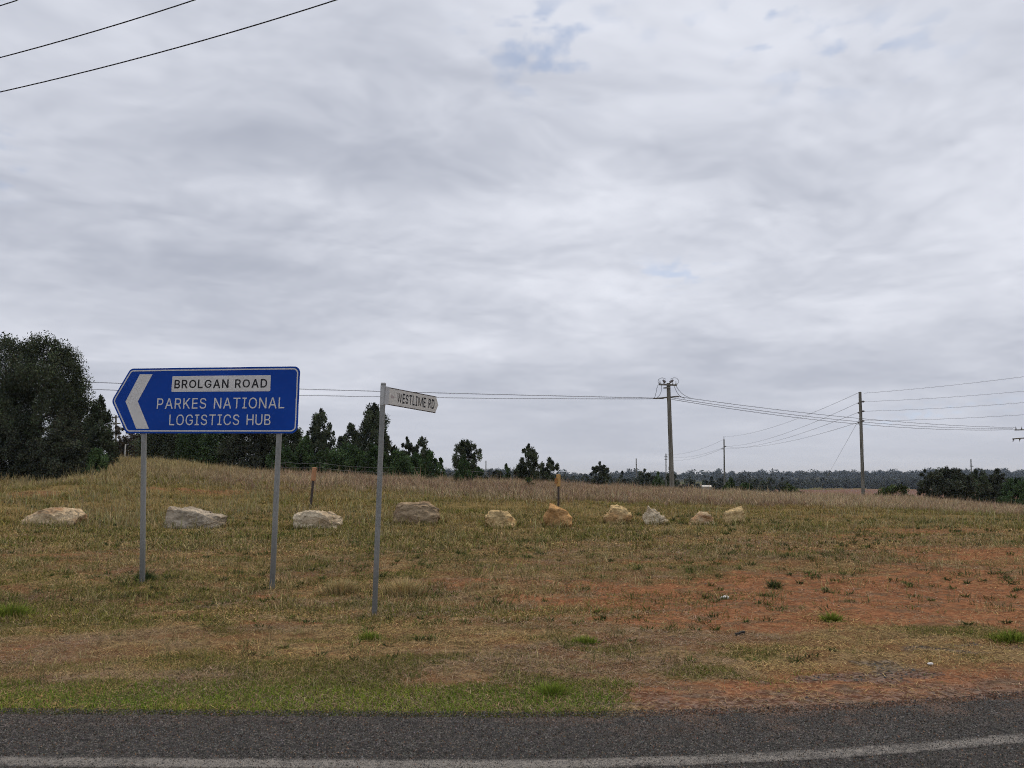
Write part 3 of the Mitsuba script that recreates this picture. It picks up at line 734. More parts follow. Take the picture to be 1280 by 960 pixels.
def pebble(px, py, size, mat, label, seed, name='stone', cat_='stone', thin=1.0):
    c = foot(px, py)
    m = trimesh.creation.icosphere(2, 1.0)
    v = np.array(m.vertices); v = v * (1 + .5 * (meshkit.fbm(v * 1.3 + seed, 3, seed)[:, None] - .5)) * np.array(size) / 2
    m.vertices = v + c + [0, 0, size[2] * .45]
    put(thing(name, label, cat_), m, mat, 30)
pebble(906, 749, (.13, .09, .05), 'mat_sheet_white', 'small white stone lying on the bare red soil in the mid verge', 3)
c = foot(925, 794)
m = box((.105, .035, .022)); m = m.subdivide().subdivide(); v = np.array(m.vertices); v[:, 2] += .25 * v[:, 0] ** 2 * 20 * .1 + .01 * np.sin(v[:, 0] * 40); m.vertices = v
m.apply_transform(trimesh.transformations.rotation_matrix(.25, [0, 0, 1])); m.apply_translation(c + [0, 0, .02])
put(thing('rubber_scrap', 'short black scrap of tyre rubber on the red soil below the white stone', 'litter'), m, 'mat_rubber')
pebble(1163, 832, (.05, .04, .025), 'mat_sheet_white', 'tiny pale stone on the grey chippings at the right', 5)

# bright tufts of green grass that stand out one by one
for px, py, w, h, lab in ((463, 800, 36, .10, 'small bright green grass tuft below the street sign post'), (1040, 777, 28, .13, 'bright green grass tuft alone on the bare red soil at the right'), (690, 868, 72, .09, 'broad bright green grass tuft near the road edge right of centre'),
                          (14, 770, 70, .16, 'lush green grass clump at the left picture edge'), (733, 805, 44, .08, 'low yellow green grass tuft in the thin verge right of centre'), (1264, 802, 60, .12, 'lush green grass clump at the right picture edge above the chippings'),
                          (505, 745, 66, .26, 'pale straw coloured grass stalks just right of the street sign post base'), (425, 742, 60, .22, 'pale straw coloured grass stalks left of the street sign post base'), (181, 726, 26, .22, 'dark green weed growing around the base of the left blue sign post'), (968, 735, 18, .16, 'dark green weed standing alone on the red soil right of the white stone')):
    c = foot(px, py); n = int(14 * w); W = w * c[1] / F / 2
    a, q = rng.uniform(0, 6.28, n), np.abs(rng.standard_normal(n)) * .45
    x, y = c[0] + np.cos(a) * q * W, c[1] + np.sin(a) * q * W * .8
    straw_ = 'straw' in lab
    col = jit(rng, (.48, .385, .19), n, .3) if straw_ else jit(rng, (.07, .10, .04), n, .3) if 'dark' in lab else jit(rng, (.200, .255, .045), n, .3)
    v, f, cc = blades(lift(x, y), h * rng.uniform(.5, 1.3, n) * (1 - .35 * np.minimum(q, 1)), (.006 if straw_ else .0075) * rng.uniform(.7, 1.3, n) * c[1] / 9, rng.uniform(.05, .7 if not straw_ else .4, n), a, col * .5, rng, 2, col * 1.15)  # shade inside the tuft painted into the base colour
    put(thing('grass_tuft', lab, 'grass tuft', None), (v, f), 'mat_grass', False, color=cc)

# ------------------------------------------------------------------ trees
def leaf_cloud(r, cen, axes, n, ln, wd, up=.35):
    """n leaves (two triangles each) around clump centres; axes: clump half sizes (k,3)."""
    k = r.integers(0, len(cen), n)
    d = r.standard_normal((n, 3)); d /= np.linalg.norm(d, axis=1, keepdims=True)
    q = cen[k] + d * axes[k] * (r.random((n, 1)) ** .45)
    dirv = d * .8 + r.standard_normal((n, 3)) * .55 + [0, 0, up]
    dirv /= np.linalg.norm(dirv, axis=1, keepdims=True)
    s = np.cross(dirv, r.standard_normal((n, 3))); s /= np.linalg.norm(s, axis=1, keepdims=True)
    l = (ln * r.uniform(.6, 1.4, n))[:, None]; w = (wd * r.uniform(.6, 1.4, n))[:, None]
    v = np.stack([q - dirv * l * .5, q + s * w * .5, q + dirv * l * .5, q - s * w * .5], 1)
    f = (np.array([[0, 1, 2], [0, 2, 3]])[None] + (np.arange(n) * 4)[:, None, None]).reshape(-1, 3)
    return v.reshape(-1, 3), f, k


PROF = {  # crown radius over height (0 base .. 1 top), of the half width
    'cone': [(0, .70), (.08, .95), (.2, 1), (.45, .80), (.7, .52), (.88, .26), (1, .05)],
    'oval': [(0, .55), (.12, .85), (.35, 1), (.6, .92), (.8, .68), (.93, .38), (1, .12)],
    'round': [(0, .40), (.15, .80), (.4, 1), (.65, .97), (.85, .72), (.96, .36), (1, .12)],
    'spire': [(0, .85), (.15, 1), (.35, .85), (.55, .62), (.75, .40), (.9, .2), (1, .04)],
    'bush': [(0, .9), (.3, 1), (.6, .86), (.85, .5), (1, .12)],
}


def tree(name, label, px, top, base, wid, D, kind='oval', tone='pine', crown0=.08, seed=0, group=None, cat_='tree', gap=0.0, leaf=None, dens=1.0, sink=0.0, lumpy=.22, clump=.105):
    r = np.random.default_rng(1000 + seed)
    b = at(px, base, D); gz = float(ground_z(b[0], D)); t = at(px, top, D)
    z0 = min(gz, b[2]) - sink
    H = t[2] - z0; W = wid * D / F
    b = np.array([b[0], D, z0])
    c0 = crown0 * H
    P = np.array(PROF[kind])
    ln = leaf or float(np.clip(D * .0029, .11, 1.6)); wd = ln * .42
    nc = int(np.clip(W * H / (ln * ln) * .34, 22, 700))
    hz = r.random(nc * 3)
    rad = np.interp(hz, P[:, 0], P[:, 1])
    keep = r.random(nc * 3) < rad; hz, rad = hz[keep][:nc], rad[keep][:nc]; nc = len(hz)
    ang = r.uniform(0, 2 * np.pi, nc)
    lump = 1 + lumpy * (meshkit.fbm(np.stack([np.cos(ang) * 1.6, np.sin(ang) * 1.6, hz * 4.2], -1) + seed * 3.7, 3, 5) - .5) * 2
    rr = np.sqrt(r.uniform(.04, 1, nc)) * rad * lump * W / 2 * .98
    cen = np.stack([np.cos(ang) * rr, np.sin(ang) * rr, c0 + hz * (H - c0) * .95], -1)
    cs = np.clip(W * clump * r.uniform(.6, 1.4, nc), ln * .7, None)
    axes = np.stack([cs, cs, cs * (1.5 if tone in ('pine', 'young') else .9)], -1)
    if gap:
        keep = meshkit.fbm(cen * (2.2 / W) * 2 + seed, 2, 3) > gap * .5
        cen, axes = cen[keep], axes[keep]
    # the very top
    tip = np.array([[0, 0, H - cs.mean() * .8]]); cen = np.vstack([cen, tip]); axes = np.vstack([axes, [[cs.mean() * .5] * 2 + [cs.mean()]]])
    area = W * (H - c0) * .72
    n = int(np.clip(dens * 13.0 * area / (ln * wd * .5), 80, 60000))
    v, f, k = leaf_cloud(r, cen, axes, n, ln, wd, .5 if tone in ('pine', 'young') else .1)
    v[:, 2] = np.where(v[:, 2] < .02, .02 + r.random(len(v)) * .15, v[:, 2])
    c0_ = {'pine': (.064, .078, .046), 'young': (.062, .098, .042), 'gum': (.060, .068, .042), 'dark': (.058, .066, .044), 'brown': (.062, .052, .036), 'shrub': (.075, .100, .036), 'far': (.052, .060, .044)}[tone]
    lc_ = np.array(c0_)[None] * (1 + .38 * r.standard_normal((len(cen), 1)).clip(-1.4, 1.8))
    col = lc_[k] * r.uniform(.7, 1.4, (n, 1)) * (1 + .08 * r.standard_normal((n, 3)))
    key = thing(name, label, cat_, group)
    part(key, 'crown', (v + b, f), 'mat_leaf', False, color=np.repeat(np.clip(col, .008, .4), 4, 0))
    if cat_ == 'tree':
        tr = max(.035 * H * .55, .05)
        pts = [[0, 0, -.4], [0, 0, .3], [.02 * H * r.standard_normal(), 0, H * .35], [.02 * H * r.standard_normal(), 0, H * .72]]
        ms = [tube(np.array(pts) + b, [tr * 1.4, tr * 1.05, tr * .7, tr * .2], 8)]
        for _ in range(7 if H > 3 else 3):
            h = H * r.uniform(max(.12, crown0), .62); a = r.uniform(0, 6.28); l = W * .40 * r.uniform(.6, 1)
            e = np.array([math.cos(a) * l, math.sin(a) * l, h + l * r.uniform(.3, .8)])
            ms.append(tube(np.array([[0, 0, h], e * [.5, .5, 1] * [1, 1, 0] + [0, 0, (h + e[2]) / 2 - .04 * H * .2], e]) + b, [tr * .5, tr * .3, tr * .1], 6))
        part(key, 'trunk', cat(ms), 'mat_bark', 40)
    return key


TREES = [
    # name, label, px, top, base, width, D, kind, tone, crown0, extra
    ('pine_tree', 'tallest dark pine of the far left stand, crown cut by the picture edge', -6, 418, 588, 104, 53, 'oval', 'pine', .16, {'dens': .6, 'lumpy': .5, 'clump': .085}),
    ('pine_tree', 'broad dark tree with a rounded top and sky gaps, second from the left edge', 46, 420, 588, 108, 52, 'round', 'pine', .20, {'gap': .95, 'dens': .6, 'lumpy': .55, 'clump': .085}),
    ('pine_tree', 'dark pine with a stepped right shoulder in the far left stand, behind its smaller neighbours', 84, 468, 587, 44, 54, 'oval', 'pine', .12, {'lumpy': .5}),
    ('pine_tree', 'pointed dark pine at the right end of the far left stand', 120, 494, 586, 48, 51, 'cone', 'pine', .03, {}),
    ('young_pine', 'conical olive pine in front of the far left stand, reaching down to the grass', 76, 506, 590, 66, 47, 'cone', 'dark', .0, {}),
    ('young_pine', 'low conical dark pine at the left picture edge under the tallest pine', 6, 520, 592, 60, 50, 'bush', 'dark', .0, {}),
    ('shrub', 'dark undergrowth bush between the trunks of the far left trees', 40, 548, 592, 50, 50, 'bush', 'dark', .0, {'cat_': 'shrub'}),
    ('shrub', 'small green bush at the foot of the far left trees', 120, 562, 590, 32, 46, 'bush', 'young', .0, {'cat_': 'shrub'}),
    ('tree', 'thin grey twigged tree beside the crossarm pole left of the blue sign', 152, 524, 566, 24, 120, 'round', 'brown', .3, {'dens': .35, 'gap': .9}),
    ('tree', 'low dark brownish thicket tree seen below the left end of the blue sign', 170, 541, 574, 74, 105, 'bush', 'brown', .05, {}),
    ('pine_tree', 'dark pine under the blue sign just right of its left post', 216, 516, 578, 84, 88, 'oval', 'pine', .04, {}),
    ('pine_tree', 'dark bluish pine under the middle of the blue sign', 262, 512, 584, 76, 80, 'oval', 'young', .03, {'tone': 'young'}),
    ('pine_tree', 'wide dark pine under the blue sign left of its right post', 312, 506, 590, 78, 72, 'oval', 'dark', .03, {}),
    ('pine_tree', 'dark pine emerging to the right of the blue sign beside its right post', 362, 528, 588, 46, 73, 'oval', 'pine', .03, {}),
    ('young_pine', 'greener conical pine between the blue sign and the narrow tall pine', 381, 545, 592, 36, 68, 'cone', 'young', .0, {}),
    ('pine_tree', 'narrow tall pine standing alone above its neighbours just right of the blue sign', 399, 511, 586, 38, 80, 'oval', 'pine', .05, {}),
    ('pine_tree', 'rounded dark pine between the narrow tall pine and the street sign post', 436, 529, 586, 36, 84, 'oval', 'pine', .05, {}),
    ('pine_tree', 'tallest pine right behind the street sign post', 466, 504, 590, 44, 78, 'oval', 'pine', .04, {}),
    ('pine_tree', 'lower dark pine to the right of the street sign post', 484, 545, 590, 32, 80, 'oval', 'pine', .04, {}),
    ('young_pine', 'bushy green young pine left of the street sign post in front of the dark pines', 432, 558, 593, 52, 66, 'bush', 'young', .0, {}),
    ('young_pine', 'bushy green young pine right of the street sign post', 498, 566, 597, 42, 63, 'bush', 'young', .0, {}),
    ('young_pine', 'low green young pine right below the narrow tall pine', 408, 560, 593, 34, 65, 'bush', 'young', .0, {}),
    ('young_pine', 'green young pine behind the street sign post at its lower half', 466, 556, 595, 44, 66, 'bush', 'young', .0, {}),
    ('young_pine', 'greener low pine filling the gap below the dark pair', 519, 566, 596, 32, 68, 'bush', 'young', .0, {}),
    ('young_pine', 'dark green low pine beside the right post of the blue sign', 352, 556, 592, 36, 67, 'bush', 'young', .0, {}),
    ('pine_tree', 'slim dark pine, left one of the pair below the street name blade', 508, 546, 588, 25, 92, 'oval', 'pine', .05, {}),
    ('pine_tree', 'dark pine with rounded top, right one of the pair below the street name blade', 527, 546, 590, 27, 90, 'oval', 'pine', .05, {}),
    ('young_pine', 'green conical young pine in the grass below the tip of the street name blade', 537, 563, 599, 30, 60, 'cone', 'young', .0, {}),
    ('shrub', 'small leafy shrub right of the green conical young pine', 551, 573, 592, 16, 72, 'bush', 'young', .0, {'cat_': 'shrub'}),
    ('pine_tree', 'isolated rounded dark pine between the street sign and the second marker stake', 584, 550, 594, 37, 86, 'round', 'pine', .08, {}),
    ('young_pine', 'small green cone pine in front of the isolated rounded dark pine', 580, 569, 602, 25, 57, 'spire', 'young', .0, {}),
    ('shrub', 'low green shrub at the right foot of the isolated rounded dark pine', 598, 584, 597, 22, 70, 'bush', 'young', .0, {'cat_': 'shrub'}),
    ('young_pine', 'tiny pointed pine on the crest left of the upright oval pine', 633, 580, 599, 13, 95, 'spire', 'young', .0, {}),
    ('shrub', 'low dark shrub on the crest near the tiny pointed pine', 622, 588, 599, 20, 100, 'bush', 'dark', .0, {'cat_': 'shrub'}),
    ('young_pine', 'small dark pine touching the left side of the upright oval pine', 648, 582, 599, 16, 92, 'bush', 'pine', .0, {}),
    ('pine_tree', 'upright oval dark pine left of the second marker stake', 661, 555, 599, 30, 92, 'oval', 'pine', .06, {}),
    ('tree', 'squat round dark tree between the upright oval pine and the second marker stake', 687, 574, 600, 25, 96, 'round', 'pine', .05, {}),
    ('shrub', 'yellowish green sapling in the tall grass below the upright oval pine', 661, 597, 610, 12, 55, 'bush', 'shrub', .0, {'cat_': 'shrub', 'leaf': .16}),
    ('gum_tree', 'ragged gum tree with open crown right of the second marker stake', 750, 577, 604, 24, 150, 'round', 'gum', .25, {'gap': .5}),
    ('tree', 'small dark tree between the ragged gum and the thin far pole', 778, 589, 606, 15, 170, 'cone', 'dark', .0, {}),
    ('tree', 'dome shaped dark tree left of the crossarm utility pole', 806, 586, 607, 24, 190, 'round', 'dark', .10, {}),
    ('young_pine', 'green pine left of the foot of the crossarm utility pole', 823, 590, 609, 22, 150, 'cone', 'young', .0, {}),
    ('pine_tree', 'dark pine right behind the foot of the crossarm utility pole', 838, 584, 609, 16, 140, 'oval', 'pine', .0, {}),
    ('shrub', 'round green bush at the crest near the foot of the slim three arm pole', 915, 598, 614, 20, 95, 'bush', 'young', .0, {'cat_': 'shrub'}),
    ('shrub', 'dark green bush standing forward in the grass right of the slim three arm pole', 933, 603, 619, 16, 72, 'bush', 'young', .0, {'cat_': 'shrub'}),
    ('shrub', 'low green thicket left of the pole stay', 985, 604, 614, 44, 120, 'bush', 'shrub', .0, {'cat_': 'shrub'}),
    ('shrub', 'low olive thicket right of the stayed pole', 1118, 607, 619, 46, 85, 'bush', 'shrub', .0, {'cat_': 'shrub'}),
    ('tree', 'small dark round tree at the left end of the right hand clump', 1158, 587, 622, 20, 76, 'oval', 'dark', .0, {}),
    ('tree', 'broad dark tree forming the middle of the right hand clump', 1186, 583, 623, 54, 78, 'round', 'dark', .0, {}),
    ('tree', 'dark tree right of the broad one in the right hand clump, below the thin pole', 1222, 587, 625, 44, 86, 'round', 'pine', .0, {}),
    ('gum_tree', 'taller ragged tree rising behind the right hand clump', 1249, 586, 622, 28, 130, 'round', 'dark', .1, {}),
    ('tree', 'greener low tree of the right hand clump at the right picture edge', 1272, 598, 629, 44, 74, 'bush', 'young', .0, {}),
    ('tree', 'low dark tree in front of the taller ragged tree at the right', 1246, 596, 627, 34, 80, 'bush', 'dark', .0, {}),
]
for i, (nm, lab, px, top, base, w, D, kind, tone, c0, kw) in enumerate(TREES):
    kw = dict(kw); tone = kw.pop('tone', tone)
    tree(nm, lab, px, top, base, w, D, kind, tone, c0, seed=i, **kw)
# more trees on along the far left and right, beyond the frame's edge a step away, and the distant line of trees one can still tell apart
r = np.random.default_rng(99)
for i in range(46):
    px = 706 + i * 10.0 + r.uniform(-4, 4)
    if px > 1165: break
    D = r.uniform(260, 420) if px < 985 else r.uniform(700, 860)
    top = np.interp(px, [700, 760, 860, 960, 1050, 1170], [594, 599, 598, 600, 601, 602]) + r.uniform(-4, 3)
    kd, tn = str(r.choice(['round', 'bush', 'oval'])), str(r.choice(['far', 'dark', 'far', 'gum']))
    where_ = 'left of the crossarm pole' if px < 832 else 'between crossarm pole and slim pole' if px < 903 else 'between slim pole and stayed pole' if px < 1075 else 'right of the stayed pole'
    lab = {'far': 'grey green', 'dark': 'dark', 'gum': 'olive'}[tn] + {'round': ' rounded', 'bush': ' low spreading', 'oval': ' upright'}[kd] + ' distant tree on the skyline ' + where_
    tree('distant_tree', lab, px, top, 612, r.uniform(13, 24), D, kd, tn, .0, seed=200 + i, group='trees of the distant line', dens=.8)

# ------------------------------------------------------------------ far wooded hills
r = np.random.default_rng(5)
n = 9500
y = r.uniform(620, 1950, n); x = r.uniform(-.42, .80, n) * y
gapn = NP.fbm(x * .007, y * .005, 3.)
far_field = (x / y > .36) & (y < 800)
keep = ~far_field & (gapn > .56) & (y < 1150) | (gapn > .50) & (y >= 1150) & (y < 1350) | (y >= 1350) & (gapn > .30)
x, y = x[keep], y[keep]; n = len(x)
H_ = r.lognormal(2.05, .34, n).clip(3, 17) * np.where(y > 1500, 1.1, .8); Wd = H_ * r.uniform(.7, 1.5, n)
per = 80
k = np.repeat(np.arange(n), per)
d = r.standard_normal((n * per, 3)); d /= np.linalg.norm(d, axis=1, keepdims=True)
cenz = ground_z(x, y) + H_ * .55
cen = np.stack([x, y, cenz], -1)[k] + d * (r.random((n * per, 1)) ** .4) * np.stack([Wd / 2, Wd / 2, H_ * .45], -1)[k]
sz = .24 * H_[k][:, None]
a_ = r.standard_normal((n * per, 3)); a_ /= np.linalg.norm(a_, axis=1, keepdims=True)
b_ = np.cross(a_, r.standard_normal((n * per, 3))); b_ /= np.linalg.norm(b_, axis=1, keepdims=True)
v = np.stack([cen - a_ * sz * .6, cen + b_ * sz * .5, cen + a_ * sz * .6], 1)
col = np.array([.042, .048, .036])[None] * (r.uniform(.8, 1.25, n))[k][:, None] * r.uniform(.85, 1.15, (n * per, 1))
put('far_woodland', (v.reshape(-1, 3), np.arange(n * per * 3).reshape(-1, 3)), 'mat_leaf', False, color=np.repeat(col, 3, 0))
labels['far_woodland'] = {'label': 'dark woodland covering the far low hills along the horizon', 'category': 'woodland', 'kind': 'stuff'}

# ------------------------------------------------------------------ utility poles and wires
def pole_base(px, D): 
    p = at(px, 600, D); return np.array([p[0], D, float(ground_z(p[0], D))])
def pole(px_b, px_t, top, D, label, rad=(.15, .11), mat='mat_pole', name='utility_pole', group=None):
    b = pole_base(px_b, D); t = at(px_t, top, D)
    key = thing(name, label, 'utility pole', group)
    n = 10; s = np.linspace(0, 1, n)[:, None]
    pts = (b - [0, 0, .8]) * (1 - s) + t * s
    part(key, 'pole_shaft', tube(pts, np.linspace(rad[0], rad[1], n), 14), mat, 40)
    return key, b, t
def insulator(key, p, d, ln=.3, r=.06):
    d = np.asarray(d, float) / np.linalg.norm(d); p = np.asarray(p, float)
    s = np.array([0, .06, .10, .16, .20, .26, .30, .36, .40, .46, .52, 1.0]) * ln
    w = np.array([.5, .5, 1, .55, 1, .55, 1, .55, 1, .6, .4, .35]) * r
    part(key, 'insulator', tube(p + d * s[:, None], w, 10), 'mat_insul', 40)
def wire(label, A, B, sag, r, mat='mat_wire', n=26, name='overhead_wire', group='overhead wires'):
    s = np.linspace(0, 1, n)[:, None]
    p = np.asarray(A) * (1 - s) + np.asarray(B) * s; p[:, 2] -= 4 * sag * (s * (1 - s))[:, 0]
    put(thing(name, label, 'overhead wire', group), tube(p, r, 6), mat, True)

# main pole with crossarms
DM = 75.0; U = DM / F
mk, mb, mt = pole(840, 835.5, 479, DM, 'tall timber utility pole with crossarms and looped jumper wires behind the boulder row', (.24, .18))
Wp = lambda px, py, dy=0.0: at(px, py, DM + dy)
def bar(key, a, b, w=.12, name='crossarm', mat='mat_pole'):
    a, b = np.asarray(a), np.asarray(b); L_ = np.linalg.norm(b - a); e = (b - a) / L_
    nn = np.cross(e, [0, 0, 1]); nn /= np.linalg.norm(nn)
    part(key, name, frame_mesh(box((L_, w, w)), (a + b) / 2 - nn * 0, e, nn, np.cross(e, nn)), mat)
bar(mk, Wp(824, 480.5, -.2), Wp(846, 481.5, -.2), .15)
bar(mk, Wp(829.5, 485, -.25), Wp(838, 484.5, -.25), .13)
bar(mk, Wp(821, 498, -.3), Wp(847, 495.5, .4), .13)
for a, b in (((832, 478), (828.5, 475)), ((837, 478), (841.5, 475))):
    pa, pb = Wp(*a, -.2), Wp(*b, -.2)
    part(mk, 'fuse_switch', tube([pa, pa + (pb - pa) * .4, pb], [.10, .13, .09], 8), 'mat_insul', 40)
for px, py in ((825, 480), (830, 480), (841, 481), (845, 481)): insulator(mk, Wp(px, py, -.2), (0, 0, 1), .34, .07)
for px, py in ((822, 498), (827, 497.5), (842, 496), (846, 495.6)): insulator(mk, Wp(px, py, -.2), (-1 if px < 836 else 1, 0, -.05), .45, .075)
def loop(key, pts, r=.022):
    from scipy.interpolate import CubicSpline
    p = np.array([Wp(a, b, d) for a, b, d in pts]); cs = CubicSpline(np.linspace(0, 1, len(p)), p)
    part(key, 'jumper_wire', tube(cs(np.linspace(0, 1, 24)), r, 6), 'mat_wire', True)
loop(mk, [(825, 479, -.2), (821.5, 484, -.1), (820, 491, 0), (818, 497, 0)])
loop(mk, [(827, 480, -.2), (826.8, 487, -.3), (825, 493, -.3), (821, 497, -.2)])
loop(mk, [(832, 474, -.2), (827, 472.5, 0), (823, 475, 0), (824, 480, -.2)])
loop(mk, [(844, 480, -.2), (848, 487, 0), (854, 493, 0), (864, 498, 0)])
loop(mk, [(842, 481, -.2), (846, 490, -.2), (850, 495, -.1), (856, 498, 0)])
loop(mk, [(838, 474, -.2), (845, 472.5, 0), (848, 476, 0), (846, 481, -.2)])

# stayed pole with four levels of insulators
DB = 86.0
bk, bb, bt = pole(1077.5, 1075, 490, DB, 'tall grey pole with four levels of side insulators and a stay, right of the boulders', (.20, .155))
Bp = lambda px, py, dy=0.0: at(px, py, DB + dy)
BR, BL = [], []
for yR, yL in ((491.5, 491), (502, 504), (514, 516), (526, 528.5)):
    top_ = yR < 495
    r_, l_ = Bp(1079.5 if top_ else 1081, yR, -.3), Bp(1073 if top_ else 1071.5, yL, .4)
    if not top_:
        for d_ in (-1, 1):
            part(bk, 'standoff', tube([Bp(1075.8, yR, -.0), Bp(1078.8, yR, -.2)], .10, 8), 'mat_insul') if d_ > 0 else part(bk, 'standoff', tube([Bp(1075.6, yL, 0), Bp(1073.5, yL, .3)], .085, 8), 'mat_insul')
        insulator(bk, Bp(1078.5, yR, -.2), r_ - Bp(1078.5, yR, -.2), float(np.linalg.norm(r_ - Bp(1078.5, yR, -.2))) + .02, .13)
        insulator(bk, Bp(1073.8, yL, .3), l_ - Bp(1073.8, yL, .3), float(np.linalg.norm(l_ - Bp(1073.8, yL, .3))) + .02, .12)
    BR.append(r_); BL.append(l_)
g0, g1 = Bp(1074, 524, .1), foot(1020, 618) - [0, 0, .1]
s = np.linspace(0, 1, 12)[:, None]
gp = g0 * (1 - s) + g1 * s
sk = part(bk, 'stay', tube(gp, .018, 6), 'mat_wire', True)
for a in (.34, .42, .52, .60): part(sk, 'stay_insulator', tube([g0 + (g1 - g0) * a, g0 + (g1 - g0) * (a + .012), g0 + (g1 - g0) * (a + .028), g0 + (g1 - g0) * (a + .04)], [.03, .075, .075, .03], 8), 'mat_insul', 40)
part(sk, 'stay_guard', tube([g0 + (g1 - g0) * .88, g1], .035, 8), 'mat_white_post')

# poles receding
DC = 190.0
ck, cb, ct = pole(904.8, 905, 549, DC, 'slim grey pole with short arms between the crossarm pole and the stayed pole', (.20, .16))
Cp = lambda px, py: at(px, py, DC)
C4 = [Cp(905, 549), Cp(907.5, 558), Cp(902.5, 561), Cp(907, 558.2)]
for a, b in (((905, 558), (907.8, 558)), ((905, 561), (902, 561))): bar(ck, Cp(*a), Cp(*b), .22, 'insulator_arm', 'mat_insul')
part(ck, 'top_pin', tube([ct, ct + [0, 0, .7]], [.07, .05], 8), 'mat_insul')
DD = 290.0
dk, db, dt = pole(832.2, 832.4, 567, DD, 'thin far pole just left of the crossarm pole shaft', (.22, .18))
for y_ in (571, 574): bar(dk, at(830.5, y_, DD), at(834.3, y_, DD), .25, 'insulator_arm', 'mat_insul')
ek, eb, et = pole(795.3, 795.3, 573, 330.0, 'thin bare far pole above the small dark trees left of the dome shaped tree', (.24, .2))
fk, fb, ft = pole(607.4, 607.4, 576, 300.0, 'short thin far pole right of the isolated rounded pine', (.22, .18))
hk, hb, ht = pole(1213.6, 1213.6, 574, 260.0, 'thin far pole rising out of the right hand tree clump', (.20, .17))
bar(hk, at(1212.6, 582.5, 260), at(1216.5, 582.8, 260), .25, 'insulator_arm', 'mat_insul')
DG = 150.0
gk, gb, gt_ = pole(145.0, 145.0, 519, DG, 'far pole with two crossarms between the far left trees and the blue sign', (.20, .16))
for y_, hw_ in ((522, 4.2), (530, 5.5)): bar(gk, at(145 - hw_, y_, DG), at(145 + hw_, y_ - .8, DG), .2)
DI = 110.0
ik, ib, it_ = pole(1284, 1284, 531, DI, 'pole at the right picture edge of which only crossarm ends and insulators show', (.2, .16))
Ip = lambda px, py, dy=0.0: at(px, py, DI + dy)
bar(ik, Ip(1268.5, 537.5), Ip(1298, 536.5), .16); bar(ik, Ip(1266, 548.5), Ip(1300, 546.5), .16)
for px, py in ((1270, 537), (1277, 537), (1292, 536)): insulator(ik, Ip(px, py), (0, 0, 1), .42, .1)
for px, py in ((1267, 548.5), (1275, 548)): insulator(ik, Ip(px, py), (-.3, 0, -1), .45, .11)

# spans: main pole to the left and to the right
lt = [at(-160, 468, 60), at(-160, 476, 61)]
wire('upper wire from the crossarm pole running left behind the blue sign', Wp(820, 497.6), lt[0], .15, .026)
wire('lower wire from the crossarm pole running left behind the blue sign', Wp(830, 498.5, .4), lt[1], .42, .024)
for nm_, a, b, sg_ in (('topmost', (846, 495.6), (1270, 534.5), .62), ('middle', (838, 497), (1266, 535.5), .85), ('lowest', (836, 498.6), (1268, 537), 1.0)):
    wire(f'{nm_} of the three sagging wires between the crossarm pole and the right picture edge', Wp(*a), Ip(*b), sg_, .024)
for q, (yR, lab) in enumerate(((440, 'top'), (467, 'second'), (484, 'third'), (503, 'fourth'))):
    wire(f'{lab} wire from the stayed pole rising to the right picture edge', BR[q], at(1520, yR - 6, 62), .42, .015, 'mat_wire_far')
    wire(f'{lab} wire from the stayed pole falling left to the slim grey pole', BL[q], C4[q] if q else C4[0] + [0, 0, .6], 1.1, .018, 'mat_wire_far')
for q, lab in enumerate(('upper', 'middle', 'lower')):
    wire(f'{lab} wire from the slim grey pole on to the thin far pole left of it', C4[q], at((832.4, 830.7, 834)[q], (567.5, 571, 574)[q], DD), 1.3, .022, 'mat_wire_far')
# near wires overhead, strung over the road
def near_wire(lab, p, q, D0, D1):
    a, b = at(*p, D0), at(*q, D1)
    wire(lab, a, b, .0, .011)
def over(lab, pts, D0, D1):
    xs = np.array([p[0] for p in pts]); ys = np.array([p[1] for p in pts])
    co = np.polyfit(xs, ys, 2)
    px = np.linspace(-420, 900, 40); py = np.polyval(co, px)
    Ds = 1 / np.interp(px, [-420, 900], [1 / D0, 1 / D1])
    P_ = np.array([at(a, b, d) for a, b, d in zip(px, py, Ds)])
    put(thing('overhead_wire', lab, 'overhead wire', 'overhead wires'), tube(P_, .0105, 8), 'mat_wire', True)
over('lowest and longest of the three near wires crossing the upper left corner', [(0, 115), (209, 63), (420, 0)], 17, 10)
over('middle one of the three near wires crossing the upper left corner', [(0, 72), (122, 38), (243, 0)], 17, 10)
over('topmost short near wire in the very corner at upper left', [(0, 8), (12, 4), (22, 0)], 17, 10.5)

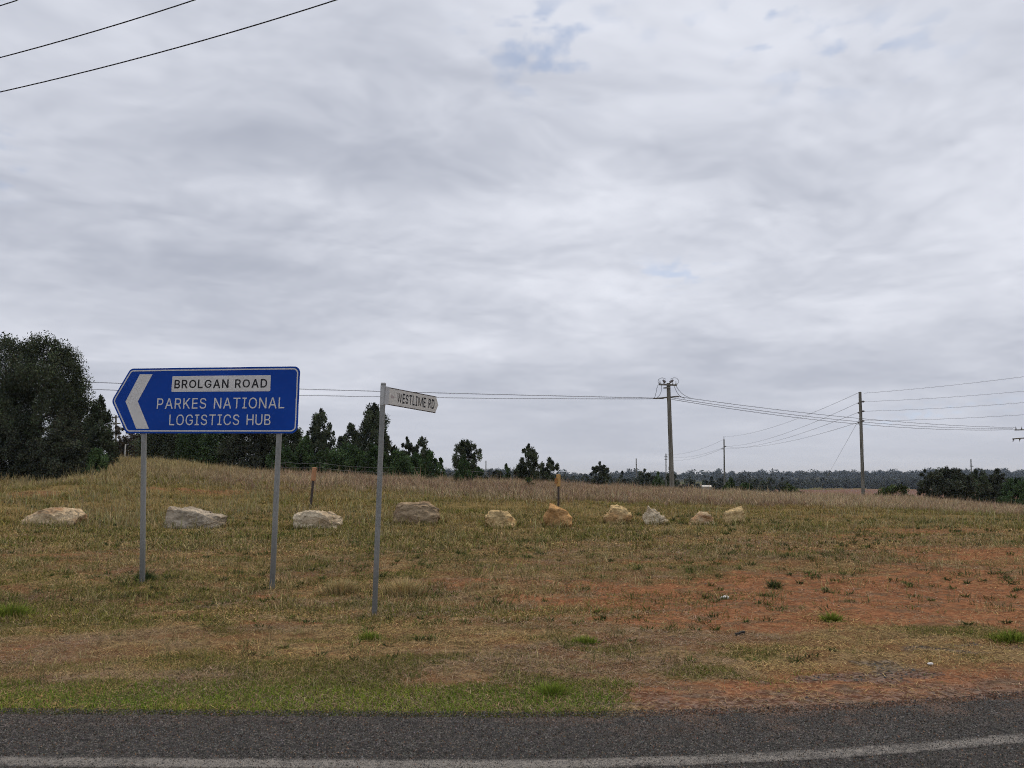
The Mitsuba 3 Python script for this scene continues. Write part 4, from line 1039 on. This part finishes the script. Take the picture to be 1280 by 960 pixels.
# ------------------------------------------------------------------ fence, small far buildings
key = thing('wire_fence', 'thin wire fence with slack strand in front of the pines right of the blue sign', 'fence')
fp = [(340, 592, 578, 60.), (357, 592, 577, 60.5), (400, 593, 577.5, 61.), (456, 595, 583, 62.), (528, 598, 583, 63.), (547, 598, 582, 64.), (612, 601, 590, 66.)]
tops = []
for px, yb_, yt_, D in fp:
    t = at(px, yt_, D); b = np.array([t[0], D, float(ground_z(t[0], D)) - .2])
    white = px in (528, 547)
    part(key, 'fence_post', tube([b, t], .045 if white else .03, 8), 'mat_white_post' if white else 'mat_steel_dark', label='white fence post' if white else None)
    tops.append(t)
for dz, r_ in ((-.06, .010), (-.42, .009)):
    pts = []
    for a, b in zip(tops, tops[1:]):
        for s in np.linspace(0, 1, 8)[:-1]:
            pts.append(a * (1 - s) + b * s + [0, 0, dz - .25 * s * (1 - s)])
    pts.append(tops[-1] + [0, 0, dz])
    part(key, 'strand', tube(pts, r_, 5), 'mat_wire_far', True)
t = at(157, 555, 66); put(thing('marker_post', 'short white post on the grassy mound left of the left sign post', 'post'), tube([[t[0], 66, float(ground_z(t[0], 66)) - .2], t], .05, 8), 'mat_white_post')


def shed(px, py, D, w, h, label):
    c = at(px, py, D); W = w * D / F; Hh = h * D / F
    k = thing('shed', label, 'shed')
    g = float(ground_z(c[0], D)) - .3
    part(k, 'wall', box((W, W * .6, c[2] - g), (c[0], D, (c[2] + g) / 2)), 'mat_shed_wall')
    rf = extr(sg.Polygon([(-W * .36, 0), (W * .36, 0), (W * .0, Hh)]), W * 1.06)
    part(k, 'roof', frame_mesh(rf, (c[0] - W * .53, D, c[2] + .02), np.array([0, 1., 0]), np.array([0, 0, 1.]), np.array([1., 0, 0])), 'mat_shed')
shed(883, 608.5, 150, 11, 2.0, 'low pale roofed shed behind the crest left of the slim grey pole')
# ------------------------------------------------------------------ air
scene['air'] = {'type': 'homogeneous', 'albedo': rgb(.95, .95, .96), 'sigma_t': rgb(.000065, .000082, .000108)}
scene['haze'] = {'type': 'cube', 'to_world': T().translate([0, 2000, 10]).scale([5000, 4500, 40]), 'bsdf': {'type': 'null'}, 'interior': {'type': 'ref', 'id': 'air'}}
labels['haze'] = {'label': 'thin haze over the far paddocks', 'category': 'haze', 'kind': 'stuff'}
